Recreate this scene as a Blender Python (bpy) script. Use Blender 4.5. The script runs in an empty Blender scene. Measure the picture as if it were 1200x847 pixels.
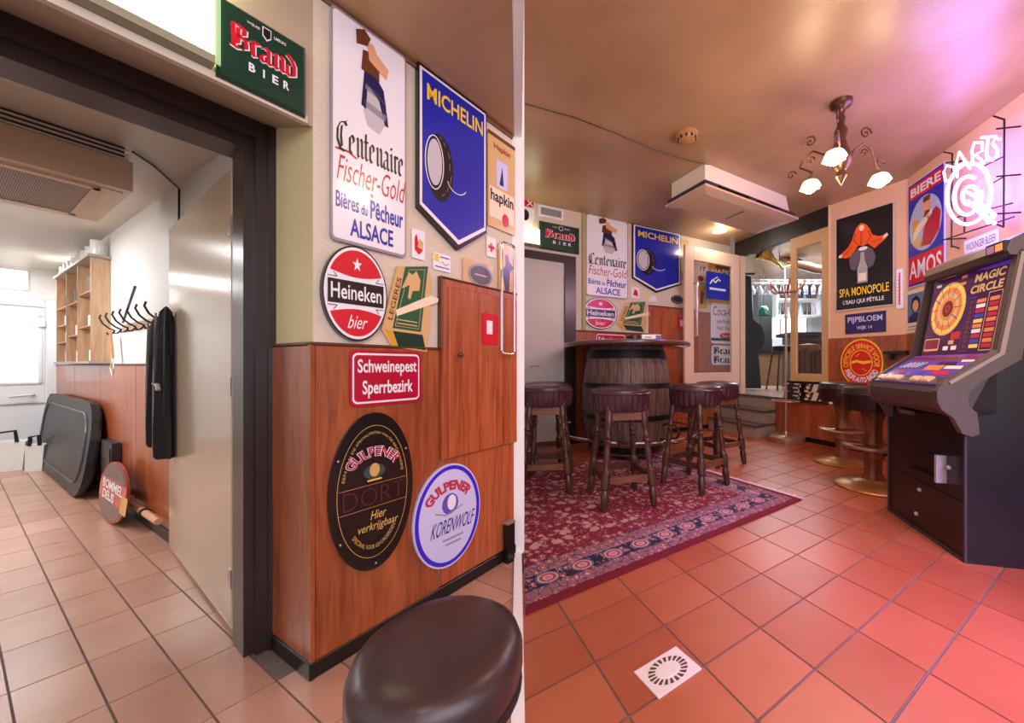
import bpy, bmesh, math, random
from mathutils import Vector, Matrix
random.seed(7)
scene = bpy.context.scene
COL = scene.collection
V = Vector
PI = math.pi

# ------------------------------------------------------------------ camera
FPX, PXC, HOR, EYE = 420.0, 690.0, 428.0, 1.0      # focal length in px, optical axis column, horizon row, eye height
cd = bpy.data.cameras.new('camera'); cam = bpy.data.objects.new('camera', cd); COL.objects.link(cam)
cd.sensor_fit = 'HORIZONTAL'; cd.sensor_width = 36.0; cd.lens = FPX / 1200 * 36
cd.shift_x = -(PXC - 600) / 1200; cd.shift_y = (HOR - 423.5) / 1200
cd.clip_start = 0.02; cd.clip_end = 60
cam.location = (0, 0, EYE); cam.rotation_euler = (PI / 2, 0, 0)
scene.camera = cam

# ------------------------------------------------------------------ world, exposure, lamps
vs = scene.view_settings
vs.view_transform = 'Standard'; vs.look = 'None'; vs.gamma = 1.0; vs.use_curve_mapping = False
vs.exposure = 0.12
try:
    scene.cycles.use_denoising = True
    scene.cycles.max_bounces = 8
    scene.cycles.sample_clamp_indirect = 8.0
except Exception: pass
wd = bpy.data.worlds.new('world'); scene.world = wd; wd.use_nodes = True
bg = wd.node_tree.nodes['Background']; bg.inputs[0].default_value = (0.92, 0.86, 0.92, 1); bg.inputs[1].default_value = 1.0

def lamp(name, kind, loc, power, color, size=0.1, rot=None, size_y=None, spread=None):
    l = bpy.data.lights.new(name, kind); l.energy = power; l.color = color
    if kind == 'AREA':
        l.size = size
        if size_y: l.shape = 'RECTANGLE'; l.size_y = size_y
        if spread: l.spread = spread
    else: l.shadow_soft_size = size
    if kind == 'AREA': l.specular_factor = 0.35
    o = bpy.data.objects.new(name, l); COL.objects.link(o); o.location = loc
    if rot: o.rotation_euler = rot
    return o
# assumed daylight fill from behind the viewer, chandelier, lilac neon, assumed lamps of the corridor and of the bar
lamp('assumed_daylight_fill', 'AREA', (1.4, -1.6, 1.9), 66, (0.94, 0.84, 0.98), 3.0, (math.radians(74), 0, 0), 1.6)  # added area fill, unseen, for daylight assumed behind the viewer; no window built
lamp('violet_floor_fill', 'AREA', (1.65, -0.25, 1.95), 19, (0.50, 0.26, 1.0), 0.4, (math.radians(35), 0, math.radians(6)), 0.4, math.radians(60))  # added violet lamp that tints the floor, no such fitting in the room
lamp('assumed_ceiling_lamp', 'POINT', (1.5, 0.9, 2.55), 24, (1.0, 0.72, 0.48), 0.10)  # assumed lamp out of view, inferred from warm highlights on the ceiling
lamp('assumed_corridor_light', 'AREA', (-3.9, 1.45, 1.96), 42, (0.97, 0.98, 1.0), 0.25, (0, 0, math.radians(151)), 1.4)  # assumed corridor lamp, inferred from the bright ceiling, no fitting built
lamp('assumed_corridor_light_far', 'AREA', (-5.2, 3.0, 1.96), 16, (0.95, 0.97, 1.0), 0.25, (0, 0, math.radians(151)), 1.0)  # second assumed lamp for the far end of the corridor, no fitting built
lamp('assumed_bar_light', 'AREA', (4.3, 7.4, 2.9), 160, (0.90, 0.95, 1.0), 1.6, (0, 0, 0), 2.6)  # assumed lamp for the brightly lit bar, no fitting built
lamp('sign_wall_fill', 'POINT', (-0.25, -0.35, 1.75), 8, (1.0, 0.84, 0.72), 0.12)  # added warm fill, unseen, brightens the sign wall and the low ceiling
lamp('downlight_lamp', 'POINT', (1.92, 5.2, 2.86), 7, (1.0, 0.86, 0.7), 0.06)
lamp('neon_glow', 'POINT', (2.50, 2.40, 2.48), 30, (0.42, 0.30, 1.0), 0.30)

# ------------------------------------------------------------------ colour and materials
def lin(c): return c / 12.92 if c <= 0.04045 else ((c + 0.055) / 1.055) ** 2.4
def rgb(r, g, b): return (lin(r / 255), lin(g / 255), lin(b / 255), 1)
MATS = {}
def nt(m): return m.node_tree.nodes, m.node_tree.links
def mat(name, col, rough=0.5, metal=0.0, emit=0.0, noise=0.0, scale=20.0, bump=0.0, coat=0.0, trans=0.0, ecol=None, alpha=1.0, rnd=0.0):
    if name in MATS: return MATS[name]
    m = bpy.data.materials.new(name); m.use_nodes = True; N, L = nt(m)
    b = N['Principled BSDF']
    c = rgb(*col); b.inputs['Base Color'].default_value = c
    b.inputs['Roughness'].default_value = rough; b.inputs['Metallic'].default_value = metal
    if coat: b.inputs['Coat Weight'].default_value = coat; b.inputs['Coat Roughness'].default_value = 0.12
    if trans: b.inputs['Transmission Weight'].default_value = trans
    if alpha < 1: b.inputs['Alpha'].default_value = alpha
    if emit:
        b.inputs['Emission Color'].default_value = rgb(*ecol) if ecol else c; b.inputs['Emission Strength'].default_value = emit
    out = None
    if noise or bump:
        tc = N.new('ShaderNodeTexCoord'); nz = N.new('ShaderNodeTexNoise'); nz.inputs['Scale'].default_value = scale; nz.inputs['Detail'].default_value = 5
        L.new(tc.outputs['Object'], nz.inputs['Vector'])
        if noise:
            mx = N.new('ShaderNodeMix'); mx.data_type = 'RGBA'
            mx.inputs['A'].default_value = tuple(x * (1 - noise) for x in c[:3]) + (1,)
            mx.inputs['B'].default_value = tuple(min(1, x * (1 + noise)) for x in c[:3]) + (1,)
            L.new(nz.outputs['Fac'], mx.inputs['Factor']); out = mx.outputs['Result']
        if bump:
            bp = N.new('ShaderNodeBump'); bp.inputs['Strength'].default_value = bump; bp.inputs['Distance'].default_value = 0.01
            L.new(nz.outputs['Fac'], bp.inputs['Height']); L.new(bp.outputs['Normal'], b.inputs['Normal'])
    if rnd:
        oi = N.new('ShaderNodeObjectInfo'); hs = N.new('ShaderNodeHueSaturation')
        mr = N.new('ShaderNodeMapRange'); mr.inputs['To Min'].default_value = 1 - rnd; mr.inputs['To Max'].default_value = 1 + rnd
        L.new(oi.outputs['Random'], mr.inputs['Value']); L.new(mr.outputs['Result'], hs.inputs['Value'])
        if out: L.new(out, hs.inputs['Color'])
        else: hs.inputs['Color'].default_value = c
        out = hs.outputs['Color']
    if out: L.new(out, b.inputs['Base Color'])
    MATS[name] = m; return m
def wood(name, c1, c2, sc=(1, 1, 1), rough=0.35, scale=9.0, coat=0.0):
    """grain stretched along the axis whose scale is small"""
    if name in MATS: return MATS[name]
    m = bpy.data.materials.new(name); m.use_nodes = True; N, L = nt(m); b = N['Principled BSDF']
    tc = N.new('ShaderNodeTexCoord'); mp = N.new('ShaderNodeMapping'); mp.inputs['Scale'].default_value = sc
    nz = N.new('ShaderNodeTexNoise'); nz.inputs['Scale'].default_value = scale; nz.inputs['Detail'].default_value = 8; nz.inputs['Distortion'].default_value = 0.6
    n2 = N.new('ShaderNodeTexNoise'); n2.inputs['Scale'].default_value = scale * 0.22; n2.inputs['Detail'].default_value = 3
    L.new(tc.outputs['Object'], mp.inputs['Vector']); L.new(mp.outputs['Vector'], nz.inputs['Vector']); L.new(mp.outputs['Vector'], n2.inputs['Vector'])
    ad = N.new('ShaderNodeMath'); ad.operation = 'MULTIPLY_ADD'; ad.inputs[1].default_value = 0.6
    L.new(nz.outputs['Fac'], ad.inputs[0])
    m2 = N.new('ShaderNodeMath'); m2.operation = 'MULTIPLY'; m2.inputs[1].default_value = 0.4; L.new(n2.outputs['Fac'], m2.inputs[0]); L.new(m2.outputs[0], ad.inputs[2])
    cr = N.new('ShaderNodeValToRGB'); e = cr.color_ramp.elements
    e[0].position = 0.36; e[0].color = rgb(*c1); e[1].position = 0.64; e[1].color = rgb(*c2)
    L.new(ad.outputs[0], cr.inputs['Fac']); L.new(cr.outputs['Color'], b.inputs['Base Color'])
    b.inputs['Roughness'].default_value = rough
    if coat: b.inputs['Coat Weight'].default_value = coat; b.inputs['Coat Roughness'].default_value = 0.15
    MATS[name] = m; return m
def glassy(name, tint=(235, 240, 245), fac=0.10):
    """thin clear pane: mostly see-through with a mirror-like sheen"""
    if name in MATS: return MATS[name]
    m = bpy.data.materials.new(name); m.use_nodes = True; N, L = nt(m)
    N.remove(N['Principled BSDF']); o = N['Material Output']
    t = N.new('ShaderNodeBsdfTransparent'); t.inputs[0].default_value = rgb(*tint)
    g = N.new('ShaderNodeBsdfGlossy'); g.inputs['Roughness'].default_value = 0.03
    mx = N.new('ShaderNodeMixShader'); mx.inputs[0].default_value = fac
    L.new(t.outputs[0], mx.inputs[1]); L.new(g.outputs[0], mx.inputs[2]); L.new(mx.outputs[0], o.inputs[0])
    MATS[name] = m; return m

# ------------------------------------------------------------------ mesh builder
class MB:
    def __init__(s): s.v = []; s.f = []
    def add(s, vs, fs, M=None):
        b = len(s.v); s.v += [tuple(M @ V(p)) if M else tuple(p) for p in vs]; s.f += [tuple(i + b for i in f) for f in fs]; return s
    def box(s, x0, x1, y0, y1, z0, z1, M=None):
        return s.add([(x, y, z) for x in (x0, x1) for y in (y0, y1) for z in (z0, z1)],
                     [(0, 1, 3, 2), (4, 6, 7, 5), (0, 4, 5, 1), (2, 3, 7, 6), (0, 2, 6, 4), (1, 5, 7, 3)], M)
    def prism(s, poly, z0, z1, M=None):
        n = len(poly); a = sum(poly[i][0] * poly[(i + 1) % n][1] - poly[(i + 1) % n][0] * poly[i][1] for i in range(n))
        if a < 0: poly = poly[::-1]
        vs = [(p[0], p[1], z0) for p in poly] + [(p[0], p[1], z1) for p in poly]
        return s.add(vs, [tuple(range(n - 1, -1, -1)), tuple(range(n, 2 * n))] + [(i, (i + 1) % n, n + (i + 1) % n, n + i) for i in range(n)], M)
    def cbox(s, x0, x1, y0, y1, z0, z1, c, M=None):
        """box with chamfered rim on the +z face"""
        vs = [(x0, y0, z0), (x1, y0, z0), (x1, y1, z0), (x0, y1, z0), (x0, y0, z1 - c), (x1, y0, z1 - c), (x1, y1, z1 - c), (x0, y1, z1 - c),
              (x0 + c, y0 + c, z1), (x1 - c, y0 + c, z1), (x1 - c, y1 - c, z1), (x0 + c, y1 - c, z1)]
        fs = [(3, 2, 1, 0)] + [(i, (i + 1) % 4, 4 + (i + 1) % 4, 4 + i) for i in range(4)] + [(4 + i, 4 + (i + 1) % 4, 8 + (i + 1) % 4, 8 + i) for i in range(4)] + [(8, 9, 10, 11)]
        return s.add(vs, fs, M)
    def lathe(s, prof, seg=20, M=None, a0=0.0, a1=2 * PI, flute=None):
        full = abs(a1 - a0 - 2 * PI) < 1e-6; n = seg if full else seg + 1
        vs = []
        for (r, z) in prof:
            for i in range(n):
                a = a0 + (a1 - a0) * i / seg; rr = r * (flute(a, z) if flute else 1)
                vs.append((rr * math.cos(a), rr * math.sin(a), z))
        fs = []
        for k in range(len(prof) - 1):
            for i in range(seg):
                j = (i + 1) % n
                fs.append((k * n + i, k * n + j, (k + 1) * n + j, (k + 1) * n + i))
        if full:
            if prof[0][0] > 1e-5: fs.append(tuple(range(n - 1, -1, -1)))
            if prof[-1][0] > 1e-5: fs.append(tuple((len(prof) - 1) * n + i for i in range(n)))
        return s.add(vs, fs, M)
    def tube(s, pts, r, seg=8, closed=False, M=None):
        pts = [V(p) for p in pts]; n = len(pts); vs = []
        up = V((0, 0, 1)); prev = None
        for i, p in enumerate(pts):
            a = pts[(i - 1) % n] if (closed or i > 0) else p; b = pts[(i + 1) % n] if (closed or i < n - 1) else p
            d = (b - a); d = d.normalized() if d.length > 1e-9 else V((0, 0, 1))
            if prev is None:
                u = d.cross(up); u = u.normalized() if u.length > 1e-3 else V((1, 0, 0))
            else:
                u = prev - d * prev.dot(d); u = u.normalized() if u.length > 1e-6 else d.orthogonal().normalized()
            prev = u; w = d.cross(u); rr = r[i] if isinstance(r, (list, tuple)) else r
            for k in range(seg):
                an = 2 * PI * k / seg; vs.append(p + u * (rr * math.cos(an)) + w * (rr * math.sin(an)))
        fs = []
        for i in range(n if closed else n - 1):
            for k in range(seg):
                fs.append((i * seg + k, i * seg + (k + 1) % seg, ((i + 1) % n) * seg + (k + 1) % seg, ((i + 1) % n) * seg + k))
        if not closed: fs += [tuple(range(seg - 1, -1, -1)), tuple((n - 1) * seg + k for k in range(seg))]
        return s.add(vs, fs, M)
    def ball(s, c, r, seg=12, rings=8, sc=(1, 1, 1)):
        prof = [(max(1e-6, r * math.sin(PI * k / rings)), -r * math.cos(PI * k / rings)) for k in range(rings + 1)]
        return s.lathe(prof, seg, Matrix.Translation(c) @ Matrix.Diagonal((sc[0], sc[1], sc[2], 1)))
    def mesh(s, name, smooth=False):
        me = bpy.data.meshes.new(name); bm = bmesh.new()
        bv = [bm.verts.new(p) for p in s.v]
        for f in s.f:
            try: bm.faces.new([bv[i] for i in f])
            except ValueError: pass
        bmesh.ops.remove_doubles(bm, verts=bm.verts, dist=1e-6)
        big = [f for f in bm.faces if len(f.verts) > 4]
        if big: bmesh.ops.triangulate(bm, faces=big)
        bmesh.ops.recalc_face_normals(bm, faces=bm.faces)
        bm.to_mesh(me); bm.free()
        if smooth:
            for p in me.polygons: p.use_smooth = True
            try: me.set_sharp_from_angle(angle=math.radians(40))
            except Exception: pass
        return me
    def build(s, name, m, parent=None, M=None, smooth=False):
        me = s.mesh(name, smooth); me.materials.append(m)
        return link(name, me, parent, M)
def link(name, data, parent=None, M=None):
    o = bpy.data.objects.new(name, data); COL.objects.link(o)
    if parent is not None: o.parent = parent
    if M is not None: o.matrix_local = M
    return o
def tag(o, label, cat, group=None):
    o['label'] = label; o['category'] = cat
    if group: o['group'] = group
    return o
def struct(o, label=None):
    o['kind'] = 'structure'
    if label: o['label'] = label
    return o
def empty(name, loc=(0, 0, 0), rz=0.0, M=None):
    o = link(name, None); o.empty_display_size = 0.05
    o.matrix_local = M if M is not None else Matrix.Translation(loc) @ Matrix.Rotation(rz, 4, 'Z')
    return o
def copy_tree(o, parent=None):
    c = o.copy(); COL.objects.link(c); c.parent = parent
    for ch in o.children: copy_tree(ch, c)
    return c
T = Matrix.Translation
def R(a, ax): return Matrix.Rotation(a, 4, ax)
def align(p, q):
    """matrix that puts local z on the line from p to q, origin at p"""
    p, q = V(p), V(q); d = (q - p).normalized(); return T(p) @ d.to_track_quat('Z', 'Y').to_matrix().to_4x4()

# ------------------------------------------------------------------ walls as frames: x along the wall, y up, z out into the room
class Wall:
    def __init__(s, p0, p1):
        s.p0 = V(p0); s.p1 = V(p1); s.d = (s.p1 - s.p0).normalized(); s.L = (s.p1 - s.p0).length; s.n = V((s.d.y, -s.d.x))
    def M(s, a=0, z=0, o=0):
        p = s.p0 + s.d * a + s.n * o
        return Matrix(((s.d.x, 0, s.n.x, p.x), (s.d.y, 0, s.n.y, p.y), (0, 1, 0, z), (0, 0, 0, 1)))
    def pt(s, a, z, o=0): p = s.p0 + s.d * a + s.n * o; return V((p.x, p.y, z))
    def hit(s, x, y, off=0):
        r = V(((x - PXC) / FPX, 1.0)); t = (s.p0 + s.n * off).dot(s.n) / r.dot(s.n); q = r * t
        return (q - s.p0).dot(s.d), EYE + (HOR - y) / FPX * t
    def quad(s, *c, off=0):
        h = [s.hit(x, y, off) for x, y in c]          # corners in order tl, tr, br, bl
        a0 = (h[0][0] + h[3][0]) / 2; a1 = (h[1][0] + h[2][0]) / 2; z1 = (h[0][1] + h[1][1]) / 2; z0 = (h[2][1] + h[3][1]) / 2
        return a0, a1, z0, z1
def flr(x, y, z=0.0):
    Y = (EYE - z) * FPX / (y - HOR); return V(((x - PXC) / FPX * Y, Y))

# ------------------------------------------------------------------ flat shapes and lettering for signs
def ell(cx, cy, rx, ry, n=40, a0=0, a1=2 * PI):
    k = n if abs(a1 - a0 - 2 * PI) < 1e-6 else n - 1
    return [(cx + rx * math.cos(a0 + (a1 - a0) * i / k), cy + ry * math.sin(a0 + (a1 - a0) * i / k)) for i in range(n)]
def rrect(x0, y0, x1, y1, r, n=5):
    p = []
    for cx, cy, a in ((x1 - r, y1 - r, 0), (x0 + r, y1 - r, PI / 2), (x0 + r, y0 + r, PI), (x1 - r, y0 + r, 1.5 * PI)):
        p += [(cx + r * math.cos(a + PI / 2 * i / n), cy + r * math.sin(a + PI / 2 * i / n)) for i in range(n + 1)]
    return p
def rect(x0, y0, x1, y1): return [(x0, y0), (x1, y0), (x1, y1), (x0, y1)]
_TH = {}
LAY = 0.0011
def board(name, label, cat, wall, poly, th, m, a=0, z=0, o=0, group=None, Mx=None):
    """flat sign hung on a wall; poly in sign coordinates (x along the wall, y up) around its origin"""
    ob = MB().prism(poly, 0, th).build(name, m, None, Mx if Mx is not None else wall.M(a, z, o)); _TH[ob.name] = th
    return tag(ob, label, cat, group)
def patch(par, name, poly, m, lay=1, th=0.001):
    z = _TH.get(par.name, 0) + LAY * (lay - 1); b = MB().prism(poly, z, z + LAY).build(name, m, par); _TH[b.name] = z + LAY; return b
_tc = {}
def text_geo(body, bold=0.0):
    k = (body, bold)
    if k not in _tc:
        cu = bpy.data.curves.new('lettering', 'FONT'); cu.body = body; cu.size = 1; cu.offset = bold; cu.resolution_u = 3; cu.fill_mode = 'FRONT'
        ob = bpy.data.objects.new('lettering', cu); COL.objects.link(ob)
        dg = bpy.context.evaluated_depsgraph_get(); dg.update(); me = bpy.data.meshes.new_from_object(ob.evaluated_get(dg))
        vs = [tuple(v.co) for v in me.vertices]; fs = [tuple(p.vertices) for p in me.polygons]
        bpy.data.objects.remove(ob); bpy.data.curves.remove(cu); bpy.data.meshes.remove(me)
        x0 = min(v[0] for v in vs); x1 = max(v[0] for v in vs); y0 = min(v[1] for v in vs); y1 = max(v[1] for v in vs)
        _tc[k] = ([((v[0] - x0) / (x1 - x0), (v[1] - y0) / (y1 - y0)) for v in vs], fs)
    return _tc[k]
def flat_geo(par, name, vs, fs, m, lay):
    z = _TH.get(par.name, 0) + LAY * lay + 0.0002
    me = bpy.data.meshes.new(name); me.from_pydata([(x, y, z) for x, y in vs], [], fs); me.update(); me.materials.append(m)
    return link(name, me, par)
def text(par, body, x0, y0, x1, y1, m, lay=2, bold=0.012, shear=0.0, rise=0.0, name='lettering'):
    """lettering stretched into the box; rise lifts the far end"""
    vs, fs = text_geo(body, bold)
    out = [(x0 + (x1 - x0) * u + shear * (y1 - y0) * w, y0 + (y1 - y0) * w + rise * u) for u, w in vs]
    return flat_geo(par, name, out, fs, m, lay)
def arc_text(par, body, cx, cy, rx, ry, a0, a1, h, m, lay=2, bold=0.012, name='lettering'):
    """lettering along an ellipse from angle a0 to a1 (degrees); h is its height outwards from the ellipse"""
    vs, fs = text_geo(body, bold); out = []
    inv = a1 > a0
    for u, w in vs:
        a = math.radians(a0 + (a1 - a0) * u); k = (1 - w) if inv else w
        out.append((cx + (rx + h * k) * math.cos(a), cy + (ry + h * k) * math.sin(a)))
    return flat_geo(par, name, out, fs, m, lay)
# broad-pen (broken script) letters as strokes; x-height 1
BL = {
 'n': (0.62, [[(0, .9), (.1, 1), (.14, .9), (.14, .12), (.22, 0)], [(.14, .85), (.38, 1.02), (.48, .88), (.48, .12), (.58, .02)]]),
 'i': (0.30, [[(0, .9), (.1, 1), (.14, .9), (.14, .12), (.24, .02)], [(.08, 1.32), (.18, 1.24)]]),
 'e': (0.52, [[(.06, .5), (.36, .66), (.36, .86), (.2, 1.0), (.04, .84), (.04, .16), (.2, 0), (.42, .16)]]),
 't': (0.42, [[(.14, 1.4), (.14, .14), (.26, 0), (.36, .1)], [(0, .98), (.34, .98)]]),
 'a': (0.58, [[(.04, .86), (.2, 1), (.4, .9), (.4, .1), (.54, 0)], [(.4, .56), (.16, .5), (.04, .3), (.06, .1), (.2, 0), (.4, .18)]]),
 'r': (0.44, [[(0, .9), (.1, 1), (.14, .9), (.14, .1), (.24, .02)], [(.14, .82), (.28, 1), (.42, .88)]]),
 'd': (0.56, [[(.04, 1.4), (.3, 1.15), (.44, .85), (.44, .14), (.24, 0), (.06, .14), (.06, .72), (.3, .86)]]),
 'u': (0.60, [[(0, .9), (.1, 1), (.12, .9), (.12, .14), (.28, 0), (.46, .14)], [(.46, 1.0), (.46, .14), (.58, .02)]]),
 'o': (0.54, [[(.24, 1), (.06, .86), (.06, .14), (.24, 0), (.44, .14), (.44, .86), (.24, 1)]]),
 'c': (0.46, [[(.4, .86), (.22, 1), (.05, .86), (.05, .14), (.22, 0), (.42, .14)]]),
 'C': (0.95, [[(.8, 1.35), (.62, 1.5), (.3, 1.4), (.08, 1.05), (.06, .5), (.3, .06), (.62, 0), (.86, .2)], [(.4, 1.25), (.34, .7), (.42, .2)], [(.62, 1.5), (.86, 1.62)]]),
 'B': (0.85, [[(.12, 1.5), (.16, .1)], [(0, 1.3), (.3, 1.5), (.66, 1.36), (.64, .98), (.28, .84)], [(.28, .84), (.7, .72), (.74, .2), (.4, 0), (.04, .1)], [(.36, 1.3), (.34, .3)]]),
 'S': (0.8, [[(.7, 1.3), (.4, 1.5), (.1, 1.25), (.2, .95), (.6, .75), (.68, .35), (.4, 0), (.04, .2)], [(.38, 1.25), (.38, .3)]]),
}
def pen_text(par, body, x0, y0, w, xh, m, lay=2, nib=(0.15, 0.11), rise=0.0, name='lettering'):
    tot = sum(BL[c][0] for c in body) + 0.06 * (len(body) - 1); sx = w / tot; cx = 0.0; vs = []; fs = []
    for c in body:
        for st in BL[c][1]:
            for (ax, ay), (bx, by) in zip(st[:-1], st[1:]):
                q = [(ax - nib[0] / 2, ay - nib[1] / 2), (ax + nib[0] / 2, ay + nib[1] / 2), (bx + nib[0] / 2, by + nib[1] / 2), (bx - nib[0] / 2, by - nib[1] / 2)]
                b = len(vs); vs += [(x0 + sx * (cx + X), y0 + xh * Y + rise * (cx + X) / tot) for X, Y in q]; fs.append((b, b + 1, b + 2, b + 3))
        cx += BL[c][0] + 0.06
    return flat_geo(par, name, vs, fs, m, lay)
def stroke(par, name, pts, wd, m, lay=2, closed=False):
    vs = []; fs = []; n = len(pts)
    for i in range(n if closed else n - 1):
        a, b = V(pts[i]), V(pts[(i + 1) % n]); d = b - a
        if d.length < 1e-9: continue
        d.normalize(); q = V((-d.y, d.x)) * wd / 2; e = d * wd * 0.25; k = len(vs)
        vs += [tuple(a + q - e), tuple(b + q + e), tuple(b - q + e), tuple(a - q - e)]; fs.append((k, k + 3, k + 2, k + 1))
    return flat_geo(par, name, vs, fs, m, lay)
def ring(par, name, cx, cy, rx, ry, wd, m, lay=1, n=44, a0=0, a1=2 * PI):
    vs = []; fs = []
    full = abs(a1 - a0 - 2 * PI) < 1e-6
    for i in range(n + 1):
        a = a0 + (a1 - a0) * i / n
        vs += [(cx + rx * math.cos(a), cy + ry * math.sin(a)), (cx + (rx - wd) * math.cos(a), cy + (ry - wd) * math.sin(a))]
    for i in range(n): fs.append((2 * i, 2 * i + 2, 2 * i + 3, 2 * i + 1))
    return flat_geo(par, name, vs, fs, m, lay)

# ================================================================== the setting
u2 = V((0.544, 0.839)); u1 = V((-0.879, 0.477))
C0 = V((-0.886, 1.151)); POST = V((-0.381, 1.93)); J = V((-1.15, 1.294))
KX = (607 - PXC) / FPX                                    # direction of the divider: X = KX * Y
ZL, ZC, ZR = 2.21, 2.0, 2.98                              # ceilings: tap room by the doorway, corridor, big room
SC = 1.3
WL = Wall(C0 - u2 * SC, POST)
RW = Wall(J, C0)
DW = Wall(J - u2 * 1.0, J)
CW = Wall((-5.66, 3.82), (-1.15, 1.375))
FW = Wall(V((-5.66, 3.82)) - u2 * 2.2, (-5.66, 3.82))
dR = V((0.884, 0.468)); SR0 = V((-0.078, 4.67)); SO = 0.95
SR = Wall(SR0 - dR * SO, SR0 + dR * 2.74)
SPA = Wall((2.98, 4.45), (3.383, 3.80))
DARTS = Wall((3.383, 3.80), (2.75, 0.43))
LOW = Wall((2.67, 5.12), (2.98, 4.45))
HDR = Wall((2.413, 5.693), (2.98, 4.45))
ZS = 0.55                                                 # level of the bar room

m_paper = mat('wallpaper_cream', (216, 203, 184), 0.75, noise=0.10, scale=60, bump=0.15)
m_wpan = wood('panel_wood', (124, 60, 30), (170, 92, 52), (9, 0.9, 9), 0.30, 6.0, 0.25)
m_wpan2 = wood('panel_wood_red', (140, 62, 30), (190, 104, 60), (14, 0.7, 14), 0.32, 6.0, 0.2)
m_cap = mat('dark_cap', (92, 52, 30), 0.4)
m_base = mat('black_skirting', (20, 17, 16), 0.35)
m_frame = mat('dark_brown_paint', (50, 38, 36), 0.28, noise=0.12, scale=30)
m_white = mat('white_paint', (240, 240, 238), 0.55)
m_post = mat('white_gloss_paint', (250, 250, 250), 0.45)
m_corr = mat('corridor_white', (236, 234, 230), 0.6, noise=0.03, scale=8)
m_cceil = mat('corridor_ceiling', (206, 196, 182), 0.45)
m_soff = mat('soffit_paint', (176, 160, 138), 0.5)
m_cream = mat('cream_paint', (226, 200, 160), 0.42)
m_pinkc = mat('cream_wall_panel', (222, 178, 136), 0.6, noise=0.04, scale=12)
m_grout = mat('grout', (120, 104, 96), 0.85, noise=0.25, scale=30)

def ceiling_material():
    m = bpy.data.materials.new('smoked_ceiling'); m.use_nodes = True; N, L = nt(m); b = N['Principled BSDF']
    tc = N.new('ShaderNodeTexCoord'); n1 = N.new('ShaderNodeTexNoise'); n1.inputs['Scale'].default_value = 1.1; n1.inputs['Detail'].default_value = 4
    n2 = N.new('ShaderNodeTexNoise'); n2.inputs['Scale'].default_value = 14; n2.inputs['Detail'].default_value = 5
    L.new(tc.outputs['Object'], n1.inputs['Vector']); L.new(tc.outputs['Object'], n2.inputs['Vector'])
    cr = N.new('ShaderNodeValToRGB'); e = cr.color_ramp.elements; e[0].position = 0.3; e[0].color = rgb(164, 128, 92); e[1].position = 0.72; e[1].color = rgb(198, 162, 124)
    L.new(n1.outputs['Fac'], cr.inputs['Fac']); L.new(cr.outputs['Color'], b.inputs['Base Color'])
    b.inputs['Roughness'].default_value = 0.34; b.inputs['Specular IOR Level'].default_value = 0.6
    bp = N.new('ShaderNodeBump'); bp.inputs['Strength'].default_value = 0.12; bp.inputs['Distance'].default_value = 0.02
    L.new(n2.outputs['Fac'], bp.inputs['Height']); L.new(bp.outputs['Normal'], b.inputs['Normal'])
    return m
m_ceil = ceiling_material()

def tile_material(name, c1, c2, rough):
    m = bpy.data.materials.new(name); m.use_nodes = True; N, L = nt(m); b = N['Principled BSDF']
    ge = N.new('ShaderNodeNewGeometry'); nz = N.new('ShaderNodeTexNoise'); nz.inputs['Scale'].default_value = 7; nz.inputs['Detail'].default_value = 6
    L.new(ge.outputs['Position'], nz.inputs['Vector'])
    oi = N.new('ShaderNodeObjectInfo'); ad = N.new('ShaderNodeMath'); ad.operation = 'MULTIPLY_ADD'; ad.inputs[1].default_value = 0.45
    hf = N.new('ShaderNodeMath'); hf.operation = 'MULTIPLY'; hf.inputs[1].default_value = 0.6
    L.new(oi.outputs['Random'], ad.inputs[0]); L.new(nz.outputs['Fac'], hf.inputs[0]); L.new(hf.outputs[0], ad.inputs[2])
    cr = N.new('ShaderNodeValToRGB'); e = cr.color_ramp.elements; e[0].position = 0.25; e[0].color = rgb(*c1); e[1].position = 0.85; e[1].color = rgb(*c2)
    L.new(ad.outputs[0], cr.inputs['Fac']); L.new(cr.outputs['Color'], b.inputs['Base Color'])
    mr = N.new('ShaderNodeMapRange'); mr.inputs['To Min'].default_value = rough - 0.02; mr.inputs['To Max'].default_value = rough + 0.04
    L.new(nz.outputs['Fac'], mr.inputs['Value']); L.new(mr.outputs['Result'], b.inputs['Roughness'])
    n3 = N.new('ShaderNodeTexNoise'); n3.inputs['Scale'].default_value = 55; L.new(ge.outputs['Position'], n3.inputs['Vector'])
    bp = N.new('ShaderNodeBump'); bp.inputs['Strength'].default_value = 0.05; bp.inputs['Distance'].default_value = 0.005
    L.new(n3.outputs['Fac'], bp.inputs['Height']); L.new(bp.outputs['Normal'], b.inputs['Normal'])
    b.inputs['Specular IOR Level'].default_value = 0.75
    return m
m_tile = tile_material('terracotta_tile', (164, 82, 52), (186, 102, 68), 0.33)
m_tilec = tile_material('corridor_tile', (184, 136, 112), (204, 158, 134), 0.24)

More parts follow.
